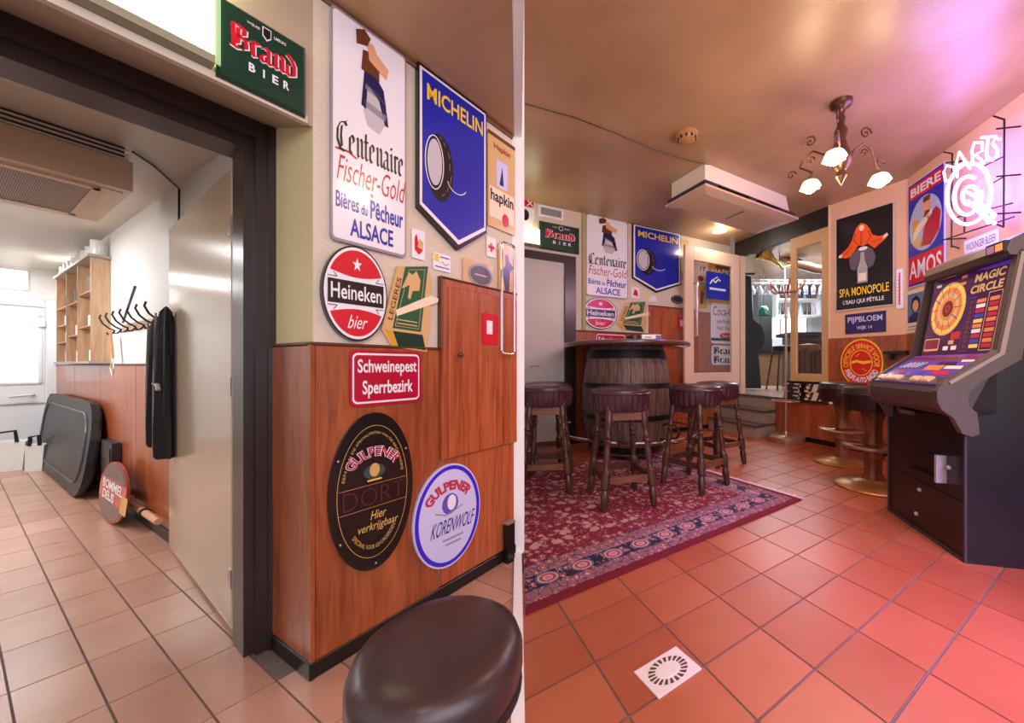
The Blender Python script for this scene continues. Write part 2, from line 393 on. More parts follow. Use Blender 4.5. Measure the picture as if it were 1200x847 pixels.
# ---- floor with its tiles
fb = MB().prism([(KX * -2.5, -2.5), (9, -2.5), (9, 10), (KX * 10, 10)], -0.06, -0.004).build('floor', m_grout); struct(fb, 'terracotta tiled floor of the big room with dark grout')
fl_ = MB().prism([(-9, -2.5), (KX * -2.5, -2.5), (KX * 10, 10), (-9, 10)], -0.06, -0.004).build('floor_corridor', m_grout); struct(fl_, 'pale terracotta tiled floor running into the corridor')
def clip(poly, f):
    out = []
    for i in range(len(poly)):
        a, b = poly[i], poly[(i + 1) % len(poly)]; fa, fb_ = f(a), f(b)
        if fa >= 0: out.append(a)
        if (fa >= 0) != (fb_ >= 0): t = fa / (fa - fb_); out.append(a + (b - a) * t)
    return out
def side(p, w): return (p - w.p0).dot(w.n)                # >0 in front of a wall
def ray_side(p, m): return p.x - KX * p.y - m
RUGQ = V((1.58, 2.658)); rA = V((0.831, 0.556)); rB = V((-0.40, 0.917)).normalized()
def in_rug(p):
    q = p - RUGQ; det = (-rA.x) * rB.y - (-rA.y) * rB.x
    a = (q.x * rB.y - q.y * rB.x) / det; b = ((-rA.x) * q.y - (-rA.y) * q.x) / det
    return a > 0.25 and 0.22 < b < 1.75
def project(p): return PXC + FPX * p.x / p.y, HOR + FPX * EYE / p.y
def lay(o, va, vb, ra, rb, m, keep, half, g=0.004, par=None):
    par = par or fb
    ga, gb = va.normalized() * g, vb.normalized() * g
    base = [ga + gb, va - ga + gb, va + vb - ga - gb, vb + ga - gb]
    me = MB().prism([tuple(p) for p in base], -0.012, 0).mesh('tile'); me.materials.append(m); n = 0
    for i in ra:
        for j in rb:
            q = o + va * i + vb * j; c = q + (va + vb) / 2; poly = [q + p for p in base]
            if c.y < 0.5 or not keep(c): continue
            pr = [project(p) for p in poly if p.y > 0.3]
            if not any(-160 < x < 1560 and y < 1250 for x, y in pr): continue
            cl = clip(poly, half)
            if len(cl) < 3: continue
            if len(cl) == 4 and all((a - b).length < 1e-6 for a, b in zip(cl, poly)): link('tile', me, par, T((q.x, q.y, 0)))
            else: MB().prism([tuple(p) for p in cl], -0.012, 0).build('tile', m, par)
            n += 1
    return n
def keep_left(c):
    if ray_side(c, 0) > 0.15: return False
    if side(c, DW) < 0: return side(c, CW) > -0.12 and side(c, FW) > -0.1
    s = (c - WL.p0).dot(WL.d)
    return not (side(c, WL) < -0.02 and s > SC - 0.02)
def keep_right(c):
    return not in_rug(c) and side(c, SR) > -0.15 and side(c, SPA) > -0.1 and side(c, DARTS) > -0.1 and side(c, LOW) > -0.1 and ray_side(c, 0) > -0.2
nl = lay(V((-1.42062, 1.05827)), V((0.08067, 0.11413)), V((-0.26953, 0.14989)), range(-14, 14), range(-6, 18), m_tilec, keep_left, lambda p: -ray_side(p, -0.02), 0.0026, fl_)
nr = lay(V((0.65175, 1.36434)), V((0.26908, 0.17138)), V((-0.09221, 0.18459)), range(-12, 14), range(-8, 24), m_tile, keep_right, lambda p: ray_side(p, 0.02))
print('TILES', nl, nr)

# ---- divider: white post, floor threshold, ceiling bulkhead, side wall of the big room
rd = V((KX, 1.0)).normalized(); rn = V((rd.y, -rd.x))
def along(y0, y1, hw):
    a, b = V((KX * y0, y0)), V((KX * y1, y1)); return [tuple(a - rn * hw), tuple(a + rn * hw), tuple(b + rn * hw), tuple(b - rn * hw)]
struct(MB().prism(along(POST.y - 0.03, POST.y + 0.05, 0.033), 0, ZR).build('trim_1', m_post), 'narrow white post at the end of the sign wall')
struct(MB().prism(along(0.35, POST.y - 0.02, 0.019), -0.01, 0.012).build('trim_2', m_post), 'white floor threshold between two tiled floors')
struct(MB().prism(along(-1.5, POST.y - 0.03, 0.020), ZL, ZR).build('wall_bulkhead', m_post), 'white drop between the two ceiling levels')
struct(MB().prism(along(POST.y + 0.05, 4.3, 0.02), 0, ZR).build('wall_divider', m_white))

# ---- left-hand block: sign wall, return, lintel wall, ceilings
def wbox(w, a0, a1, z0, z1, o0, o1): return MB().box(a0, a1, z0, z1, o0, o1)
wl = wbox(WL, SC, WL.L, 0, ZL, -0.30, 0).build('wall_left', m_paper, None, WL.M()); struct(wl, 'papered wall carrying enamel signs above wood panelling')
ZP = 1.065
def panel(par, name, a0, a1, z0, z1, o0, o1, m, c=0.003): return MB().cbox(a0, a1, z0, z1, o0, o1, c).build(name, m, par)
aK = WL.hit(514, 400)[0]
panel(wl, 'panel', SC + 0.002, aK - 0.002, 0.05, ZP, 0, 0.010, m_wpan)
panel(wl, 'panel_cap', SC - 0.012, aK, ZP, ZP + 0.010, 0, 0.014, m_cap)
panel(wl, 'skirting', SC - 0.014, WL.L - 0.03, 0, 0.055, 0, 0.016, m_base)
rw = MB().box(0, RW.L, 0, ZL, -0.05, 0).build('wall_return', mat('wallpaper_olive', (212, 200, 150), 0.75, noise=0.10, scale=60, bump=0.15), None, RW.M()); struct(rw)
panel(rw, 'panel', 0.0, RW.L + 0.008, 0.05, ZP, 0, 0.010, m_wpan)
panel(rw, 'panel_cap', -0.002, RW.L + 0.010, ZP, ZP + 0.010, 0, 0.014, m_cap)
panel(rw, 'skirting', 0, RW.L + 0.014, 0, 0.055, 0, 0.016, m_base)
MB().box(RW.L - 0.006, RW.L + 0.012, 0.05, ZP, 0, 0.012).build('corner_bead', m_wpan, rw)
lw = MB().add([(0, 1.765, 0), (SC, 1.765, 0), (SC, 1.855, -0.30), (0, 1.855, -0.30), (0, ZL, 0), (SC, ZL, 0), (SC, ZL, -0.30), (0, ZL, -0.30)],
              [(0, 3, 2, 1), (4, 5, 6, 7), (0, 1, 5, 4), (1, 2, 6, 5), (2, 3, 7, 6), (3, 0, 4, 7)]).build('wall_lintel', m_soff, None, WL.M()); struct(lw)
struct(MB().box(0, SC - 0.02, 1.759, 1.78, 0.0, 0.018).build('trim_3', mat('pale_edge', (206, 198, 178), 0.5), None, WL.M()), 'pale strip along the lower edge above the doorway')
struct(MB().prism([tuple(POST + V((-0.02, 0))), tuple(WL.p0), (-2.2, -1.5), (0.28, -1.5)], ZL, ZL + 0.05).build('ceiling_left', m_ceil))
struct(MB().prism([(0.30, -1.5), (-1.02, 5.1), (2.3, 6.6), (2.3, 9.8), (8.6, 9.8), (8.6, -1.5)], ZR, ZR + 0.05).build('ceiling_right', m_ceil), 'smoke-stained brown glossy ceiling')
struct(MB().tube([WL.pt(SC, ZL - 0.012, 0.006), WL.pt(WL.L - 0.05, ZL - 0.012, 0.006)], 0.009, 6).build('trim_4', mat('brown_moulding', (120, 84, 58), 0.5)))
struct(MB().box(-0.9, 0.0, 0, ZL, -0.30, 0).build('wall_front', m_paper, None, DW.M()))

# ---- corridor shell
cw = MB().box(0, CW.L, 0, ZC, -0.10, 0).build('wall_corridor', m_corr, None, CW.M()); struct(cw, 'white corridor wall above brown wood panelling')
k = CW.L
for q in range(5): panel(cw, 'panel', k * q / 5 + 0.002, k * (q + 1) / 5 - 0.002, 0.07, 1.0, 0, 0.012, m_wpan2)
panel(cw, 'panel_cap', 0, k, 1.0, 1.012, 0, 0.018, m_cap); panel(cw, 'skirting', 0, k, 0, 0.07, 0, 0.016, m_base)
struct(MB().box(-0.5, FW.L, 0, ZC, -0.1, 0).build('wall_far', m_corr, None, FW.M()))
LW = Wall(CW.p1 + CW.n * 1.75, CW.p0 + CW.n * 1.75)
struct(MB().box(0.1, LW.L, 0, ZC, -0.1, 0).build('wall_corridor_side', m_corr, None, LW.M()))
struct(MB().prism([tuple(CW.p0 + V((-0.1, 0.1))), tuple(CW.p1), tuple(DW.p1), tuple(DW.p0 - u2 * 0.9), tuple(LW.p1)], ZC, ZC + 0.05).build('ceiling_corridor', m_cceil))

# ---- doorway frame, open door leaf
df = MB().box(DW.L - 0.075, DW.L, 0, 1.86, -0.11, 0.012).build('trim_5', m_frame, None, DW.M()); struct(df, 'dark brown door frame around the corridor opening')
MB().box(DW.L - 0.048, DW.L + 0.004, 0, 1.862, 0.012, 0.034).build('architrave', m_frame, df)
MB().box(DW.L - 0.018, DW.L + 0.010, 0, 1.862, 0.034, 0.046).build('bead', m_frame, df)
MB().box(0, DW.L - 0.075, 1.745, 1.86, -0.11, 0.012).build('lintel', m_frame, df)
MB().box(0, DW.L - 0.048, 1.785, 1.862, 0.012, 0.034).build('lintel_architrave', m_frame, df)
MB().box(0, DW.L - 0.018, 1.845, 1.866, 0.034, 0.05).build('lintel_bead', m_frame, df)
MB().box(0, 0.075, 0, 1.745, -0.11, 0.03).build('jamb', m_frame, df)
DL = Wall((-2.285, 1.95), (-1.335, 1.338))
m_door = mat('beige_gloss_door', (198, 176, 146), 0.22, noise=0.06, scale=6, coat=0.5)
dl = MB().cbox(0, DL.L, 0.012, 1.742, -0.04, 0, 0.004).build('door_1', m_door, None, DL.M()); struct(dl, 'beige glossy door standing open into the corridor')
for hz in (0.20, 0.92, 1.52):
    MB().tube([(DL.L + 0.006, hz - 0.035, -0.008), (DL.L + 0.006, hz + 0.035, -0.008)], 0.008, 8).box(DL.L - 0.03, DL.L + 0.004, hz - 0.035, hz + 0.035, 0, 0.003).build('hinge', mat('hinge_nickel', (196, 186, 168), 0.3, 0.7), dl)
m_alu = mat('brushed_aluminium', (222, 220, 214), 0.28, 0.5)
h = MB().box(0.045, 0.075, 0.78, 0.97, 0, 0.006).build('handle_plate', m_alu, dl)
MB().tube([(0.06, 0.905, 0), (0.06, 0.905, 0.05), (0.075, 0.905, 0.06), (0.17, 0.90, 0.06), (0.185, 0.875, 0.06)], 0.009, 8).build('handle', m_alu, dl, smooth=True)
MB().tube([(0.02, 0.93, -0.04), (0.02, 0.93, -0.09), (0.0, 0.93, -0.10), (-0.05, 0.925, -0.10), (-0.06, 0.90, -0.10)], 0.009, 8).build('handle', m_alu, dl, smooth=True)
MB().tube([(0.06, 0.86, 0.004), (0.062, 0.84, 0.01), (0.075, 0.79, 0.008), (0.085, 0.74, 0.006)], 0.003, 6).build('key', m_alu, dl)

# ---- big room shell
sr = MB().box(0, SR.L, 0, ZR, -0.12, 0).build('wall_back', m_paper, None, SR.M()); struct(sr, 'papered back wall hung with enamel signs')
aD = SR.hit(661, 400)[0]; aP = SR.hit(684, 400)[0]; aC = SR.hit(760, 400)[0]; zPR = SR.hit(690, 389)[1]
aF = SR.hit(673, 400)[0]
panel(sr, 'panel', aF + 0.01, aC - 0.004, 0.06, zPR, 0, 0.012, m_wpan)
panel(sr, 'panel_cap', aF + 0.01, aC - 0.004, zPR, zPR + 0.02, 0, 0.02, m_cap)
panel(sr, 'panel', aC + 0.95, SR.L, 0.06, SR.hit(830, 366)[1], 0, 0.012, m_wpan2)
panel(sr, 'skirting', aF + 0.01, SR.L, 0, 0.06, 0, 0.02, m_base)
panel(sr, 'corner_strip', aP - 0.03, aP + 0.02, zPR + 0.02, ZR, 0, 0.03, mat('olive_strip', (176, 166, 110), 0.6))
zDT = SR.hit(640, 301)[1]
d2 = MB().cbox(aD - 0.85, aD - 0.005, 0.01, zDT - 0.05, 0, 0.02, 0.003).build('door_2', mat('grey_beige_door', (196, 190, 184), 0.35, noise=0.05, scale=4), None, SR.M()); struct(d2, 'grey-beige flush door in a dark frame in the back wall')
MB().box(aD - 0.005, aF, 0, zDT + 0.04, 0, 0.05).build('door_frame', m_frame, d2); MB().box(aD - 0.93, aD - 0.005, zDT - 0.05, zDT + 0.04, 0, 0.05).build('door_frame', m_frame, d2)
MB().tube([(0.40, 1.0, 0.02), (0.40, 1.0, 0.06), (0.50, 1.0, 0.065)], 0.01, 8, M=T((aD - 0.85, 0, 0))).build('handle', m_alu, d2)

sp = MB().box(0, SPA.L, 0, ZR, -0.12, 0).build('wall_poster', m_pinkc, None, SPA.M()); struct(sp, 'cream wall with a black poster above wood panelling')
zW = 1.33
panel(sp, 'panel', 0.0, SPA.L, 0.06, zW, 0, 0.012, m_wpan); panel(sp, 'skirting', 0, SPA.L, 0, 0.06, 0, 0.02, m_base)
MB().box(-0.001, 0.02, zW, ZR, -0.12, 0.012).build('corner_trim', m_cream, sp)
da = MB().box(0, DARTS.L, 0, ZR, -0.12, 0).build('wall_right', m_pinkc, None, DARTS.M()); struct(da, 'cream wall behind the gaming machine')
panel(da, 'panel', 0.0, DARTS.L, 0.06, zW, 0, 0.012, m_wpan); panel(da, 'skirting', 0, DARTS.L, 0, 0.06, 0, 0.02, m_base)
lo = MB().box(-0.01, LOW.L, 0, 0.52, -0.10, 0).build('wall_low', m_wpan2, None, LOW.M()); struct(lo, 'low wood-panelled side of the raised bar floor')
for q in range(3): panel(lo, 'panel', LOW.L * q / 3 + 0.001, LOW.L * (q + 1) / 3 - 0.001, 0.06, 0.51, 0, 0.012, m_wpan2)
panel(lo, 'ledge', -0.01, LOW.L, 0.51, 0.55, -0.12, 0.03, m_cap); panel(lo, 'skirting', 0, LOW.L, 0, 0.06, 0, 0.008, m_base)

# ---- steps and the raised bar room
m_stone = mat('step_stone', (168, 150, 132), 0.7, noise=0.25, scale=18, bump=0.3)
m_slate = mat('slate_tread', (92, 84, 82), 0.32, noise=0.2, scale=14)
E1, E2 = V((2.67, 5.12)), V((2.30, 5.94)); go = V((-0.2, -0.127))
st = empty('stairs', (2.3, 5.2, 0)); st['kind'] = 'structure'; st['label'] = 'three stone steps with slate treads up to the bar'
for kk, zt in ((2, 0.183), (1, 0.367), (0, 0.55)):
    a, b = E1 + go * kk, E2 + go * kk; c, d = E2 + V((0.06, 0.04)), E1 + V((0.06, 0.04))
    P = [tuple(p - V((2.3, 5.2))) for p in (a, b, c, d)]
    s_ = MB().prism(P, 0, zt - 0.03).build('step', m_stone, st)
    ov = go.normalized() * 0.02; sd = (E1 - E2).normalized() * 0.012
    P = [tuple(p - V((2.3, 5.2))) for p in (a + ov + sd, b + ov, c, d + sd)]
    MB().prism(P, zt - 0.03, zt).build('tread', m_slate, s_)
m_barf = mat('bar_floor', (176, 150, 138), 0.25, noise=0.12, scale=5)
struct(MB().prism([(2.68, 5.15), (3.05, 4.47), (8.5, 4.3), (8.5, 9.8), (2.32, 9.8), (2.33, 5.96)], 0.0, ZS - 0.003).build('floor_bar', m_barf), 'pale floor of the raised bar room')
m_barw = mat('bar_wall', (214, 220, 226), 0.5, noise=0.04, scale=3)
struct(MB().box(2.2, 8.6, 9.5, 9.6, ZS, ZR).build('wall_bar_back', m_barw)); struct(MB().box(8.3, 8.4, 4.3, 9.6, ZS, ZR).build('wall_bar_side', m_barw))
struct(MB().box(2.28, 2.36, 6.0, 9.6, 0, ZR).build('wall_bar_left', m_barw))
struct(MB().prism([(3.0, 4.55), (3.1, 4.62), (8.5, 4.42), (8.5, 4.3), (3.45, 4.3)], ZS, ZR).build('wall_bar_front', m_barw))
m_beam = mat('black_beam', (30, 26, 26), 0.4)
hd = MB().box(-0.12, HDR.L, 2.74, ZR, -0.10, 0.0).build('beam', m_beam, None, HDR.M()); struct(hd, 'black beam over the opening to the bar')
struct(MB().box(-0.10, 0.0, ZS, 2.74, -0.10, 0.0).build('trim_6', m_cream, None, HDR.M()), 'cream door post beside the steps')

# ================================================================== enamel signs (same models hang by the doorway and on the back wall)
c_ = lambda n, r, g, b, ro=0.22, **k: mat(n, (r, g, b), ro, coat=0.12, **k)
e_white = c_('enamel_white', 238, 238, 244); e_blue = c_('enamel_blue', 26, 40, 168); e_navy = c_('enamel_navy', 34, 32, 88); e_black = c_('enamel_black', 22, 20, 24)
e_red = c_('enamel_red', 206, 22, 48); e_crim = c_('enamel_crimson', 176, 18, 52); e_yell = c_('enamel_yellow', 244, 206, 40); e_green = c_('enamel_green', 22, 92, 62); e_dgreen = c_('enamel_dark_green', 14, 56, 44)
e_orange = c_('enamel_orange', 236, 92, 30); e_tan = c_('enamel_tan', 214, 178, 120); e_skin = c_('enamel_skin', 226, 170, 130); e_brown = c_('enamel_brown', 104, 58, 36)
e_grey = c_('enamel_grey', 150, 148, 156); e_lgrey = c_('enamel_light_grey', 196, 194, 200); e_lilac = c_('enamel_lilac', 206, 206, 246); e_gold = c_('enamel_gold', 206, 168, 92); e_cream = c_('enamel_cream', 238, 226, 196)
e_dk = c_('enamel_bottle_black', 14, 20, 18); e_pink = c_('enamel_pink', 206, 60, 92); e_faint = c_('enamel_faint', 60, 44, 40); e_ochre = c_('enamel_ochre', 216, 160, 52); e_rbrown = c_('enamel_red_brown', 120, 40, 44)
def text_b(par, body, o, ex, ey, m, lay=2, bold=0.012, name='lettering'):
    vs, fs = text_geo(body, bold)
    return flat_geo(par, name, [(o[0] + ex[0] * u + ey[0] * w, o[1] + ex[1] * u + ey[1] * w) for u, w in vs], fs, m, lay)
def sc_poly(w, h, pts): return [(u * w, v * h) for u, v in pts]

def sign_pecheur(wall, q, label):
    a0, a1, z0, z1 = q; w, h = a1 - a0, z1 - z0
    b = board('enamel_sign', label, 'sign', wall, rrect(0, 0, w, h, 0.06 * w), 0.012, e_grey, a0, z0, 0.004, 'tall white brewery signs')
    patch(b, 'face', rrect(0.02 * w, 0.012 * h, 0.98 * w, 0.988 * h, 0.05 * w), e_white)
    S = lambda p: sc_poly(w, h, p)
    cask = patch(b, 'cask', S([(.44, .56), (.60, .545), (.68, .60), (.70, .70), (.64, .76), (.46, .775), (.40, .70), (.39, .62)]), e_lgrey, 2)
    patch(cask, 'cask_hoop', S([(.40, .64), (.69, .62), (.695, .65), (.40, .67)]), e_grey, 1)
    patch(cask, 'cask_hoop', S([(.41, .72), (.69, .70), (.68, .725), (.42, .745)]), e_grey, 1)
    # plain colour patches in the place of the seated figure
    patch(b, 'blue_patch', S([(.36, .64), (.42, .63), (.44, .74), (.60, .70), (.68, .60), (.73, .60), (.66, .76), (.56, .80), (.40, .80)]), e_navy, 3)
    patch(b, 'dark_patch', S([(.36, .80), (.60, .79), (.60, .86), (.48, .90), (.38, .89)]), e_brown, 3)
    patch(b, 'pale_patch', S([(.46, .86), (.70, .82), (.73, .87), (.56, .91), (.52, .94), (.44, .94)]), e_skin, 4)
    patch(b, 'hat_patch', S([(.30, .90), (.44, .92), (.48, .96), (.40, .985), (.29, .96)]), e_brown, 4)
    pen_text(b, 'Centenaire', .06 * w, .395 * h, .90 * w, .085 * h, e_black, 2, (0.17, 0.12))
    stroke(b, 'flourish', S([(.05, .395), (.2, .40), (.30, .385)]), .008 * h, e_crim)
    text(b, 'Fischer-Gold', .06 * w, .265 * h, .95 * w, .375 * h, e_crim, 2, -0.004, 0.12)
    text(b, '*', .48 * w, .235 * h, .52 * w, .255 * h, e_crim)
    text(b, 'Bi\u00e8res', .05 * w, .145 * h, .33 * w, .215 * h, e_blue); text(b, 'du', .36 * w, .145 * h, .44 * w, .19 * h, e_blue)
    text(b, 'P\u00eacheur', .48 * w, .14 * h, .95 * w, .225 * h, e_blue, 2, 0.02); text(b, 'ALSACE', .22 * w, .035 * h, .80 * w, .115 * h, e_blue, 2, 0.02)
    return b
def sign_tyre(wall, q, tip, label):
    """blue pentagon sign with a tyre"""
    a0, a1, z0, z1 = q; w, h = a1 - a0, z1 - z0; tu, tz = (tip[0] - a0) / w, (tip[1] - z0) / h; S = lambda p: sc_poly(w, h, p)
    b = board('enamel_sign', label, 'sign', wall, S([(-.02, -.01), (tu, tz - .04), (1.02, -.01), (1.02, 1.02), (-.02, 1.02)]), 0.02, e_black, a0, z0, 0.006, 'blue pentagonal tyre signs')
    patch(b, 'border', S([(.0, .01), (tu, tz), (1, .01), (1, 1), (0, 1)]), e_white, 1)
    patch(b, 'face', S([(.03, .03), (tu, tz + .035), (.97, .03), (.97, .98), (.03, .98)]), e_blue, 2)
    text(b, 'MICHELIN', .09 * w, .79 * h, .94 * w, .91 * h, e_yell, 3, 0.016)
    ty = patch(b, 'tyre', ell(.27 * w, .34 * h, .19 * w, .25 * h), e_black, 3)
    patch(ty, 'sidewall', ell(.19 * w, .36 * h, .10 * w, .17 * h), e_lgrey, 2)
    ring(ty, 'tread', .19 * w, .36 * h, .13 * w, .20 * h, .012 * w, e_white, 0)
    for k in range(7):
        a = math.radians(-70 + 24 * k); ring(ty, 'tread_groove', (.24 + .012 * k % .03) * w, (.345) * h, (.145 + .02) * w, .225 * h, .006 * w, e_grey, 0, 5, a, a + 0.25)
    ring(b, 'swoosh', .52 * w, .30 * h, .16 * w, .10 * h, .010 * w, e_white, 3, 20, math.radians(200), math.radians(330))
    return b
def sign_round_beer(wall, cx, cz, rx, rz, label):
    b = board('enamel_sign', label, 'sign', wall, ell(0, 0, rx, rz), 0.02, e_black, cx, cz, 0.006, 'round white and red beer signs')
    patch(b, 'face', ell(0, 0, .96 * rx, .96 * rz), e_white, 1)
    def lens(sg):
        top = [(.90 * rx * math.cos(math.radians(a)), sg * .90 * rz * math.sin(math.radians(a))) for a in range(28, 153, 6)]
        low = [(rx * (-.79 + 1.58 * i / 12), sg * rz * (.42 - .09 * math.sin(PI * i / 12))) for i in range(13)]
        return top + low
    patch(b, 'red_field', lens(1), e_red, 2); patch(b, 'red_field', lens(-1), e_red, 2)
    patch(b, 'star', [((.15 if i % 2 == 0 else .06) * rx * math.cos(PI / 2 + PI * i / 5), .60 * rz + (.15 if i % 2 == 0 else .06) * rz * math.sin(PI / 2 + PI * i / 5)) for i in range(10)], e_white, 3)
    patch(b, 'banner', [(-.86 * rx, -.24 * rz), (.86 * rx, -.24 * rz), (.86 * rx, .24 * rz), (-.86 * rx, .24 * rz)], e_black, 3)
    for sx in (-1, 1):
        for sy in (-1, 1): stroke(b, 'banner_fold', [(sx * .86 * rx, sy * .29 * rz), (sx * .60 * rx, sy * .29 * rz), (sx * .70 * rx, sy * .38 * rz)], .02 * rx, e_black, 3)
    text(b, 'Heineken', -.78 * rx, -.15 * rz, .78 * rx, .17 * rz, e_white, 4, 0.014); text(b, 'bier', -.30 * rx, -.74 * rz, .26 * rx, -.46 * rz, e_white, 3, 0.0, 0.25)
    return b
_k = 140 / 847
def pk(*p): return [(380 + x * _k, 280 + y * _k) for x, y in p]
LEG = dict(outline=pk((505, 195), (725, 195), (745, 300), (735, 640), (715, 800), (470, 765), (395, 640)),
    front=pk((562, 200), (722, 198), (672, 660), (472, 632)), spine=pk((510, 200), (556, 200), (466, 632), (412, 612)), lower=pk((474, 652), (684, 680), (706, 790), (512, 760)),
    lower_spine=pk((412, 632), (468, 652), (506, 758), (472, 758)), cigar=pk((492, 505), (740, 402), (795, 425), (790, 452), (500, 548)),
    dancers=pk((585, 240), (612, 256), (640, 232), (668, 300), (660, 370), (612, 372), (596, 430), (578, 420), (592, 330), (536, 352)), line=pk((588, 222), (700, 220), (656, 640), (490, 615)))
def sign_box(wall, q, label):
    """shaped sign in the form of a green packet"""
    hh = {k: [WL.hit(x, y) for x, y in v] for k, v in LEG.items()}
    xs = [p[0] for p in hh['outline']]; ys = [p[1] for p in hh['outline']]; x0, x1, y0, y1 = min(xs), max(xs), min(ys), max(ys)
    a0, a1, z0, z1 = q if q else (x0, x1, y0, y1); w, h = a1 - a0, z1 - z0
    g = {k: [((p[0] - x0) / (x1 - x0) * w, (p[1] - y0) / (y1 - y0) * h) for p in v] for k, v in hh.items()}
    b = board('shaped_sign', label, 'sign', wall, g['outline'], 0.008, e_tan, a0, z0, 0.004, 'packet shaped signs')
    patch(b, 'front', g['front'], e_green, 1); patch(b, 'spine', g['spine'], e_tan, 1); patch(b, 'lower_side', g['lower'], e_dgreen, 1); patch(b, 'lower_spine', g['lower_spine'], e_ochre, 1)
    stroke(b, 'line', g['line'], .008 * w, e_tan, 1, True); patch(b, 'emblem', g['dancers'], e_tan, 2); patch(b, 'cigar', g['cigar'], e_cream, 3)
    s0, s1 = V(g['spine'][3]), V(g['spine'][0]); e = (s1 - s0); n = V(g['spine'][2]) - s0
    text_b(b, 'LEGERES', tuple(s0 + e * .12 + n * .8), tuple(e * .72), tuple(n * -.6), e_brown, 2)
    f0, f1 = V(g['front'][3]), V(g['front'][2]); [stroke(b, 'print_line', [tuple(f0 + (f1 - f0) * .15 + V((0, k_ * h))), tuple(f0 + (f1 - f0) * .85 + V((0, k_ * h)))], .012 * h, e_tan, 2) for k_ in (.06, .10)]
    return b
def sign_brand(wall, q, label):
    a0, a1, z0, z1 = q; w, h = a1 - a0, z1 - z0
    b = MB().cbox(0, w, 0, h, 0, 0.03, 0.008).build('beer_sign', e_dgreen, None, wall.M(a0, z0, 0.002)); _TH[b.name] = 0.03; tag(b, label, 'sign', 'dark green beer signs')
    pen_text(b, 'Brand', .14 * w, .44 * h, .74 * w, .20 * h, e_white, 1, (0.26, 0.16)); pen_text(b, 'Brand', .13 * w, .45 * h, .74 * w, .20 * h, e_red, 2, (0.20, 0.13))
    for i, ch in enumerate('BIER'): text(b, ch, (.32 + .13 * i + (.025 if ch == 'I' else 0)) * w, .24 * h, (.39 + .13 * i - (.025 if ch == 'I' else 0)) * w, .35 * h, e_white, 2, 0.03)
    sh = patch(b, 'shield', sc_poly(w, h, [(.47, .92), (.57, .92), (.57, .80), (.52, .75), (.47, .80)]), e_white, 1); patch(sh, 'shield_face', sc_poly(w, h, [(.48, .905), (.56, .905), (.56, .81), (.52, .77), (.48, .81)]), e_black, 1)
    text(b, 'WIJLRE', .30 * w, .83 * h, .44 * w, .87 * h, e_white); text(b, 'LIMBURG', .60 * w, .83 * h, .74 * w, .87 * h, e_white)
    return b
def sign_red(wall, q, label):
    a0, a1, z0, z1 = q; w, h = a1 - a0, z1 - z0
    b = board('warning_sign', label, 'sign', wall, rrect(0, 0, w, h, .10 * h), 0.004, e_crim, a0, z0, 0.0125, 'red warning signs')
    patch(b, 'border', rrect(.03 * w, .05 * h, .97 * w, .95 * h, .09 * h), e_white, 1); patch(b, 'face', rrect(.05 * w, .085 * h, .95 * w, .915 * h, .07 * h), e_crim, 2)
    text(b, 'Schweinepest', .09 * w, .53 * h, .92 * w, .84 * h, e_white, 3, 0.02); text(b, 'Sperrbezirk', .15 * w, .14 * h, .86 * w, .46 * h, e_white, 3, 0.02)
    return b
def sign_hapkin(wall, q, label):
    a0, a1, z0, z1 = q; w, h = a1 - a0, z1 - z0
    b = board('beer_board', label, 'sign', wall, rect(0, 0, w, h), 0.008, e_tan, a0, z0, 0.004)
    patch(b, 'rim', rect(0, .96 * h, w, h), e_brown, 1); patch(b, 'scroll', rect(.05 * w, .10 * h, .95 * w, .42 * h), e_cream, 1)
    text(b, 'hapkin', .08 * w, .24 * h, .92 * w, .40 * h, e_black, 2, 0.02); patch(b, 'seal', ell(.62 * w, .12 * h, .12 * w, .07 * h), e_red, 2)
    patch(b, 'label_patch', sc_poly(w, h, [(.3, .45), (.7, .45), (.7, .74), (.3, .74)]), e_lilac, 1); patch(b, 'dark_patch', sc_poly(w, h, [(.4, .48), (.55, .48), (.5, .68)]), e_navy, 2)
    text(b, 'Hapkin', .2 * w, .82 * h, .8 * w, .9 * h, e_crim, 2)
    return b

# ---- signs beside the doorway
cen = WL.hit(473, 68)[1]; q = (WL.hit(385.5, 270)[0], WL.hit(473, 200)[0], (WL.hit(381, 277)[1] + WL.hit(471, 305)[1]) / 2, 2.195)
sign_pecheur(WL, q, 'tall white beer sign with blue and red lettering beside the open doorway')
q = WL.quad((490, 78), (564.5, 139), (565, 276.8), (484.8, 236.6)); tip = WL.hit(533, 288)
sign_tyre(WL, q, tip, 'blue pentagonal tyre sign with yellow heading beside the doorway wall signs')
q = WL.quad((570, 149), (604, 178), (604, 282), (570, 259)); sign_hapkin(WL, (q[0], WL.L - 0.035, q[2], q[3]), 'yellowish beer board cut off by the white post')
h0 = WL.hit(414, 345); sign_round_beer(WL, h0[0], h0[1], (WL.hit(452, 345)[0] - WL.hit(377, 345)[0]) / 2, WL.hit(414, 290)[1] - h0[1], 'oval white and red beer sign above the red warning sign by the doorway')
sign_box(WL, None, 'green packet-shaped sign with white cigar beside the doorway panelling')
q = WL.quad((407.5, 406), (491, 416), (490, 472), (407, 475)); sign_red(WL, q, 'red warning sign with white border on the wood panelling by the doorway')
q = WL.quad((250, 10), (354.5, 55), (354, 138), (247, 78)); q = (WL.hit(250, 70)[0], WL.hit(354, 100)[0], 1.768, 1.985); sign_brand(WL, q, 'dark green beer sign over the doorway beside a bright lamp')
